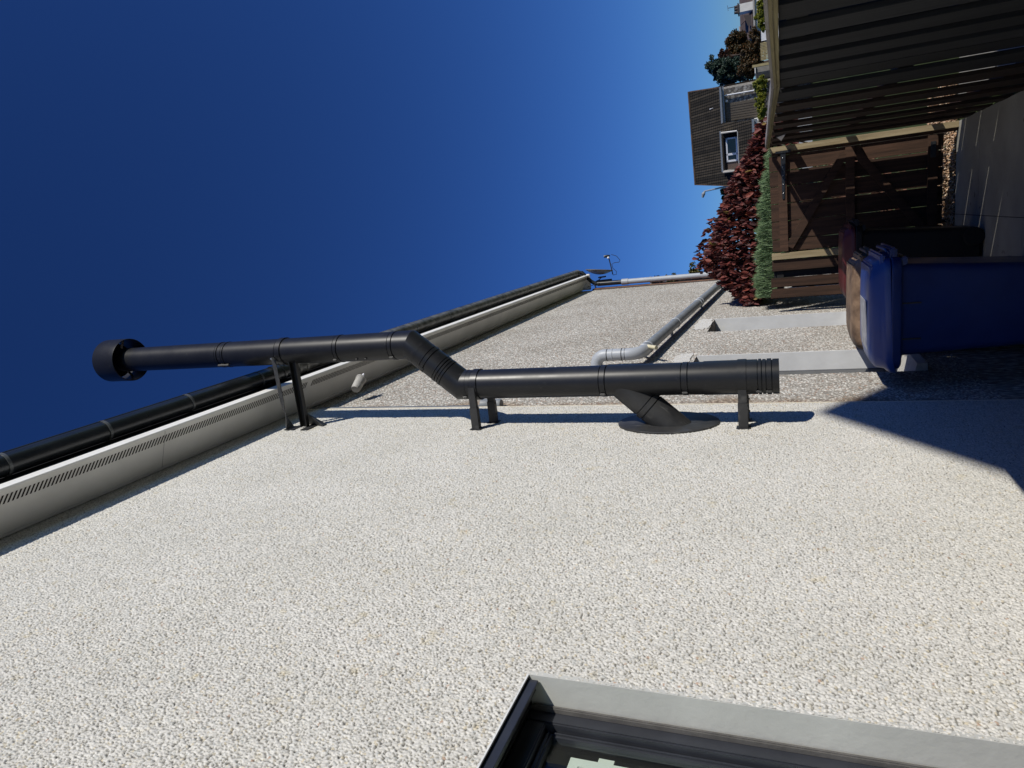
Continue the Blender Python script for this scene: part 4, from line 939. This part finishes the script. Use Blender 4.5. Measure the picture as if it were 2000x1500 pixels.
# dormer recess
dm_ = MB(); hbox(dm_, 0.84, 2.93, 1.75, 1.80, 3.75, 4.75); hbox(dm_, 2.93, 2.97, 1.8, 2.72, 3.7, 4.68); hbox(dm_, 0.80, 0.84, 1.8, 2.72, 3.7, 4.68); hbox(dm_, 0.84, 2.93, 1.78, 2.74, 3.68, 3.76)
dm_.build('dormer', M_FGREY, hs)
dk = MB(); hbox(dk, 0.86, 2.91, 1.801, 1.83, 3.76, 4.70); dko = dk.build('dormer_face', M_SLOT, hs)
wf = MB(); wz0, wz1, wu0, wu1 = 3.84, 4.46, 1.30, 2.62
for (a_, b_, c_, d_) in ((wu0, wu1, wz0, wz0 + 0.09), (wu0, wu1, wz1 - 0.08, wz1), (wu0, wu0 + 0.10, wz0, wz1), (wu1 - 0.08, wu1, wz0, wz1), (wu0 + 0.36, wu0 + 0.47, wz0, wz1)):
    hbox(wf, a_, b_, 2.12, 2.18, c_, d_)
wo = wf.build('window', M_WHITEP, hs)
gl = MB(); hbox(gl, wu0 + 0.05, wu1 - 0.05, 2.13, 2.14, wz0 + 0.05, wz1 - 0.05); sub(gl, 'pane', M_DGLASS, wo)
cl_ = MB(); hbox(cl_, 0.90, wu0, 2.08, 2.14, 3.78, 4.42); cl_.build('cladding', plain('brown_cladding', (0.13, 0.09, 0.07), 0.7, 0.2, 3), hs)
MB().beam(hp(0.78, 2.0, 4.74), hp(3.02, 2.0, 4.74), 0.10, 0.09).build('gutter', M_TRIM, hs)
MB().tube([hp(2.95, 2.0, 4.74), hp(2.97, 2.62, 3.95), hp(2.97, 2.74, 3.75)], 0.025, 8).build('overflow', M_WHITEP, hs)
MB().beam(hp(0.84, 2.76, 3.78), hp(2.95, 2.76, 3.78), 0.07, 0.03).build('lead_flashing', M_FWALL, hs)
# satellite-style antenna on the roof
MB().tube([hp(4.25, 1.3, 5.3), hp(4.3, 1.4, 5.05)], 0.02, 6).build('aerial_stub', M_WHITEP, hs)

def blobs_from(pts, Y):
    out = []
    for (px, py, r_) in pts:
        c_ = at(px, py, Y); rr2 = r_ / FPX * (c_ - CAM).length * 1.02
        out.append((c_.x, c_.y, c_.z, rr2, rr2, rr2))
    return out
tree('dark_evergreen', blobs_from([(1395, 128, 14), (1402, 142, 16), (1414, 150, 18), (1408, 125, 12), (1425, 140, 20), (1440, 146, 13), (1452, 150, 10)], 52), 14000, 0.15, L_DARK, 'dark bluish evergreen tree rising just right of the tiled house', 'tree', (10.5, 52, 0), 0.2)
tree('autumn_tree', blobs_from([(1424, 105, 17), (1438, 85, 18), (1442, 72, 12), (1440, 112, 20), (1450, 95, 18), (1450, 130, 18)], 56), 24000, 0.15, L_BROWN, 'rust and olive autumn tree with a dense rounded crown', 'tree', (13.2, 56, 0), 0.25)
tree('copper_tree', blobs_from([(1410, 118, 9), (1418, 122, 11), (1412, 108, 8)], 54), 4500, 0.16, L_MAROON, 'dark copper tree top showing between the bluish and rusty trees', 'tree', (11.8, 54, 0), 0.2)
tree('shrub', blobs_from([(1473, 66, 9), (1478, 80, 9), (1474, 94, 10), (1480, 108, 10), (1474, 118, 10), (1482, 128, 10), (1476, 138, 9), (1470, 108, 9), (1462, 140, 10), (1466, 125, 12), (1468, 146, 8), (1455, 135, 12), (1484, 142, 8), (1462, 100, 10), (1456, 115, 10)], 48), 15000, 0.11, L_BROWN, 'brownish green shrub mass below the rusty tree', 'shrub', (10.8, 48, 0), 0.08)
tree('golden_hedge', blobs_from([(1487, 155, 9), (1485, 165, 10), (1484, 176, 10), (1485, 188, 10), (1486, 200, 10), (1487, 212, 9), (1488, 223, 9)], 36), 13000, 0.065, L_YEL, 'golden yellow hedge in front of the tiled house', 'hedge', (6.2, 36, 0), 0.06)
tree('golden_hedge', blobs_from([(1489, 4, 8), (1487, 14, 9), (1486, 25, 9), (1487, 36, 9), (1488, 46, 8), (1491, 54, 6)], 36), 10000, 0.065, L_YEL, 'golden yellow hedge before the houses in the far top corner', 'hedge', (10.2, 36, 0), 0.06)
tree('green_tree', blobs_from([(1420, 372, 10), (1424, 385, 10), (1425, 398, 9), (1428, 408, 8)], 46), 3800, 0.2, L_OLIVE, 'olive green tree behind the red bush, left of the tiled house', 'tree', (2.3, 46, 0), 0.15)

# street lamp left of the tiled house
lb_ = at(1420, 364, 44); lt = at(1375, 374, 44); lh = at(1372, 386, 44)
lp = thing('street_lamp', (lb_.x, lb_.y, 0), 'slim grey street lamp against the sky left of the tiled house', 'street lamp')
MB().tube([(lb_.x, lb_.y, 0), tuple(lb_), tuple(lt)], [0.08, 0.055, 0.045], 10).build('column', M_BRIGHT, lp)
MB().tube([tuple(lt - Vector((0, 0, 0.05))), tuple(lt.lerp(lh, 0.4)), tuple(lh)], [0.05, 0.11, 0.06], 10).build('lamp_head', M_TRIM, lp)

# houses in the far corner
def quadbox(name, a_, b_, z0, z1, Y0, Y1, m, parent): return MB().box(min(a_, b_), max(a_, b_), Y0, Y1, z0, z1).build(name, m, parent)
YHF = 78
A_ = at(1447, 92, YHF); B_ = at(1445, -40, YHF); E_ = at(1470, 94, YHF - 4)
fh = thing('brown_roofed_house', (A_.x, YHF, 0), 'distant house with a plain brown roof left of the white chimney', 'house')
X0_, X1_ = at(1450, 92, YHF).x, at(1445, 52, YHF).x
zr_ = at(1446, 70, YHF).z; ze_ = at(1471, 70, YHF - 4).z
def gable(parent, xa, xb, zr, ze, Yr, Ye, m, ov=0.0):
    return MB().add([(xa, Yr, zr), (xb, Yr, zr), (xb - ov, Ye, ze), (xa - ov, Ye, ze), (xa, 2 * Yr - Ye, ze), (xb, 2 * Yr - Ye, ze)], [(0, 1, 2, 3), (1, 0, 4, 5), (0, 3, 4), (1, 5, 2)]).build('roof', m, parent)
rr3 = gable(fh, X0_, X1_, zr_, ze_, YHF, YHF - 4, M_SLATE)
sub(MB().tube([(X0_, YHF, zr_ + 0.02), (X1_, YHF, zr_ + 0.02)], 0.10, 8), 'ridge_tiles', M_FGREY, rr3)
quadbox('wall', X0_ + 0.2, X1_ - 0.2, 0, ze_, YHF - 3.6, YHF + 3.6, M_FGREY, fh)
fh2 = thing('white_chimney_house', (at(1446, 30, YHF - 2).x, YHF, 0), 'distant house with a broad white chimney stack and three dark pots', 'house')
Xa, Xb = at(1446, 50, YHF + 1).x, at(1445, -30, YHF + 1).x
rr4 = gable(fh2, Xa, Xb, at(1445, 30, YHF + 1).z, at(1471, 30, YHF - 3).z, YHF + 1, YHF - 3.2, M_SLATE)
quadbox('wall', Xa + 0.2, Xb - 0.2, 0, at(1471, 30, YHF - 3).z, YHF - 2.8, YHF + 4, M_FGREY, fh2)
ch_ = MB().box(at(1450, 25, YHF - 3).x, at(1450, 9, YHF - 3).x, YHF - 3.4, YHF - 2.4, at(1471, 18, YHF - 3).z - 0.3, at(1444, 18, YHF - 3).z).build('chimney', M_FWALL, fh2)
sub(MB().box(at(1450, 27, YHF - 3).x, at(1450, 7, YHF - 3).x, YHF - 3.5, YHF - 2.3, at(1443.5, 18, YHF - 3).z, at(1441, 18, YHF - 3).z), 'cornice', M_POT, ch_)
for py in (11, 16, 22):
    c_ = at(1441, py + 2, YHF - 3); sub(MB().lathe(tuple(c_), (0, 0, 1), [(0, 0.16), (0.28, 0.11), (0.32, 0.14)], 12), 'chimney_pot', M_POT, ch_)
c_ = at(1442, 12, YHF - 3); e_ = at(1422, 16, YHF - 3)
sub(MB().tube([tuple(c_), tuple(e_)], 0.03, 6).beam(e_ + Vector((-0.25, 0, 0)), e_ + Vector((0.25, 0, 0.05)), 0.03, 0.03), 'aerial', M_POT, ch_)
# shaded gable and dormer between the roofs
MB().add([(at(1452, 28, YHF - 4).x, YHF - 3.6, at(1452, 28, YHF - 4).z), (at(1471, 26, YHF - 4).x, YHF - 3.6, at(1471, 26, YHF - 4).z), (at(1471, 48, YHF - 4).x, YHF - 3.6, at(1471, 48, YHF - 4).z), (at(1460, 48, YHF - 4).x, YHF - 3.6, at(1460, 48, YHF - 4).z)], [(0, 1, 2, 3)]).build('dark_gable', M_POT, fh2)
# low white wall, fences and block wall nearer
c0, c1 = at(1474, 52, 55), at(1474, -30, 55)
gw_ = thing('low_white_garage', (c0.x, 55, 0), 'long low white wall of a garage below the white chimney', 'garage')
MB().box(c0.x, c1.x, 55, 58, 0, at(1474, 20, 55).z).build('wall', M_FWALL, gw_)
MB().box(c0.x - 0.1, c1.x, 54.85, 58.1, at(1474, 20, 55).z, at(1473, 20, 55).z + 0.08).build('roof', M_FGREY, gw_)
c0, c1 = at(1486, 118, 40), at(1486, 83, 40)
yf = thing('slatted_fence', (c0.x, 40, 0), 'short yellowish timber fence of upright slats beside the tiled house', 'fence')
n_ = 12
for i in range(n_):
    xa = c0.x + (c1.x - c0.x) * i / n_; MB().box(xa, xa + (c1.x - c0.x) / n_ * 0.72, 40, 40.03, 0.8, c0.z).build('slat', M_FWOOD, yf)
MB().box(c0.x, c1.x, 40.03, 40.08, c0.z - 0.25, c0.z - 0.15).box(c0.x, c1.x, 40.03, 40.08, c0.z - 0.8, c0.z - 0.7).build('rail', M_FWOOD, yf)
MB().box(c0.x - 0.28, c0.x - 0.16, 39.95, 40.08, 0, c0.z + 0.42).build('post', M_FWOOD, yf)
c0, c1 = at(1487, 80, 40), at(1487, 57, 40)
pf = thing('white_picket_fence', (c0.x, 40, 0), 'small white picket fence next to the yellowish slatted fence', 'fence')
for i in range(11):
    xa = c0.x + (c1.x - c0.x) * i / 11; MB().box(xa, xa + 0.06, 40, 40.03, 0.8, c0.z).build('picket', M_WHITEP, pf)
MB().box(c0.x, c1.x, 40.03, 40.06, c0.z - 0.15, c0.z - 0.08).build('rail', M_WHITEP, pf)
c0, c1 = at(1476, 150, 42), at(1497, 150, 42)
bw_ = thing('block_wall', (c0.x, 42, 0), 'pale coped garden wall running beside the golden hedge', 'wall')
MB().box(c0.x - 0.05, c0.x + 0.25, 40.5, 43, 0, at(1478, 150, 42).z).build('wall', M_FBLOCK, bw_)
MB().box(c0.x - 0.09, c0.x + 0.29, 40.4, 43.02, at(1478, 150, 42).z, at(1476, 150, 42).z).build('coping', M_FWALL, bw_)

# ---------------------------------------------------------------- the neighbour's house on the sunny side, whose gable shades path and bins
nh = thing('side_neighbour_house', (9.2, 0, 0), 'neighbouring gabled house standing beyond the fence on the sunny side', 'house')
xg = 9.0; ya = 4.0 - 0.53 * xg; za = 1.31 + 0.485 * xg
P4 = [(ya - 6.2, za - 0.7 * 6.2), (ya, za), (ya + 5.6, za - 0.62 * 5.6)]
MB().add([(x, P4[i][0], P4[i][1]) for x in (xg, xg + 7) for i in range(3)] + [(x, P4[i][0], 0) for x in (xg, xg + 7) for i in (0, 2)],
         [(0, 1, 2, 7, 6), (3, 8, 9, 5, 4), (0, 6, 8, 3), (2, 5, 9, 7)]).build('wall', M_FGREY, nh)
MB().add([(x, y_, z + dz) for dz in (0.0, 0.12) for x in (xg - 0.02, xg + 7.02) for (y_, z) in P4],
         [(0, 1, 4, 3), (1, 2, 5, 4), (6, 9, 10, 7), (7, 10, 11, 8), (0, 6, 7, 1), (1, 7, 8, 2), (3, 4, 10, 9), (4, 5, 11, 10), (0, 3, 9, 6), (2, 8, 11, 5)]).build('roof', M_SLATE, nh)
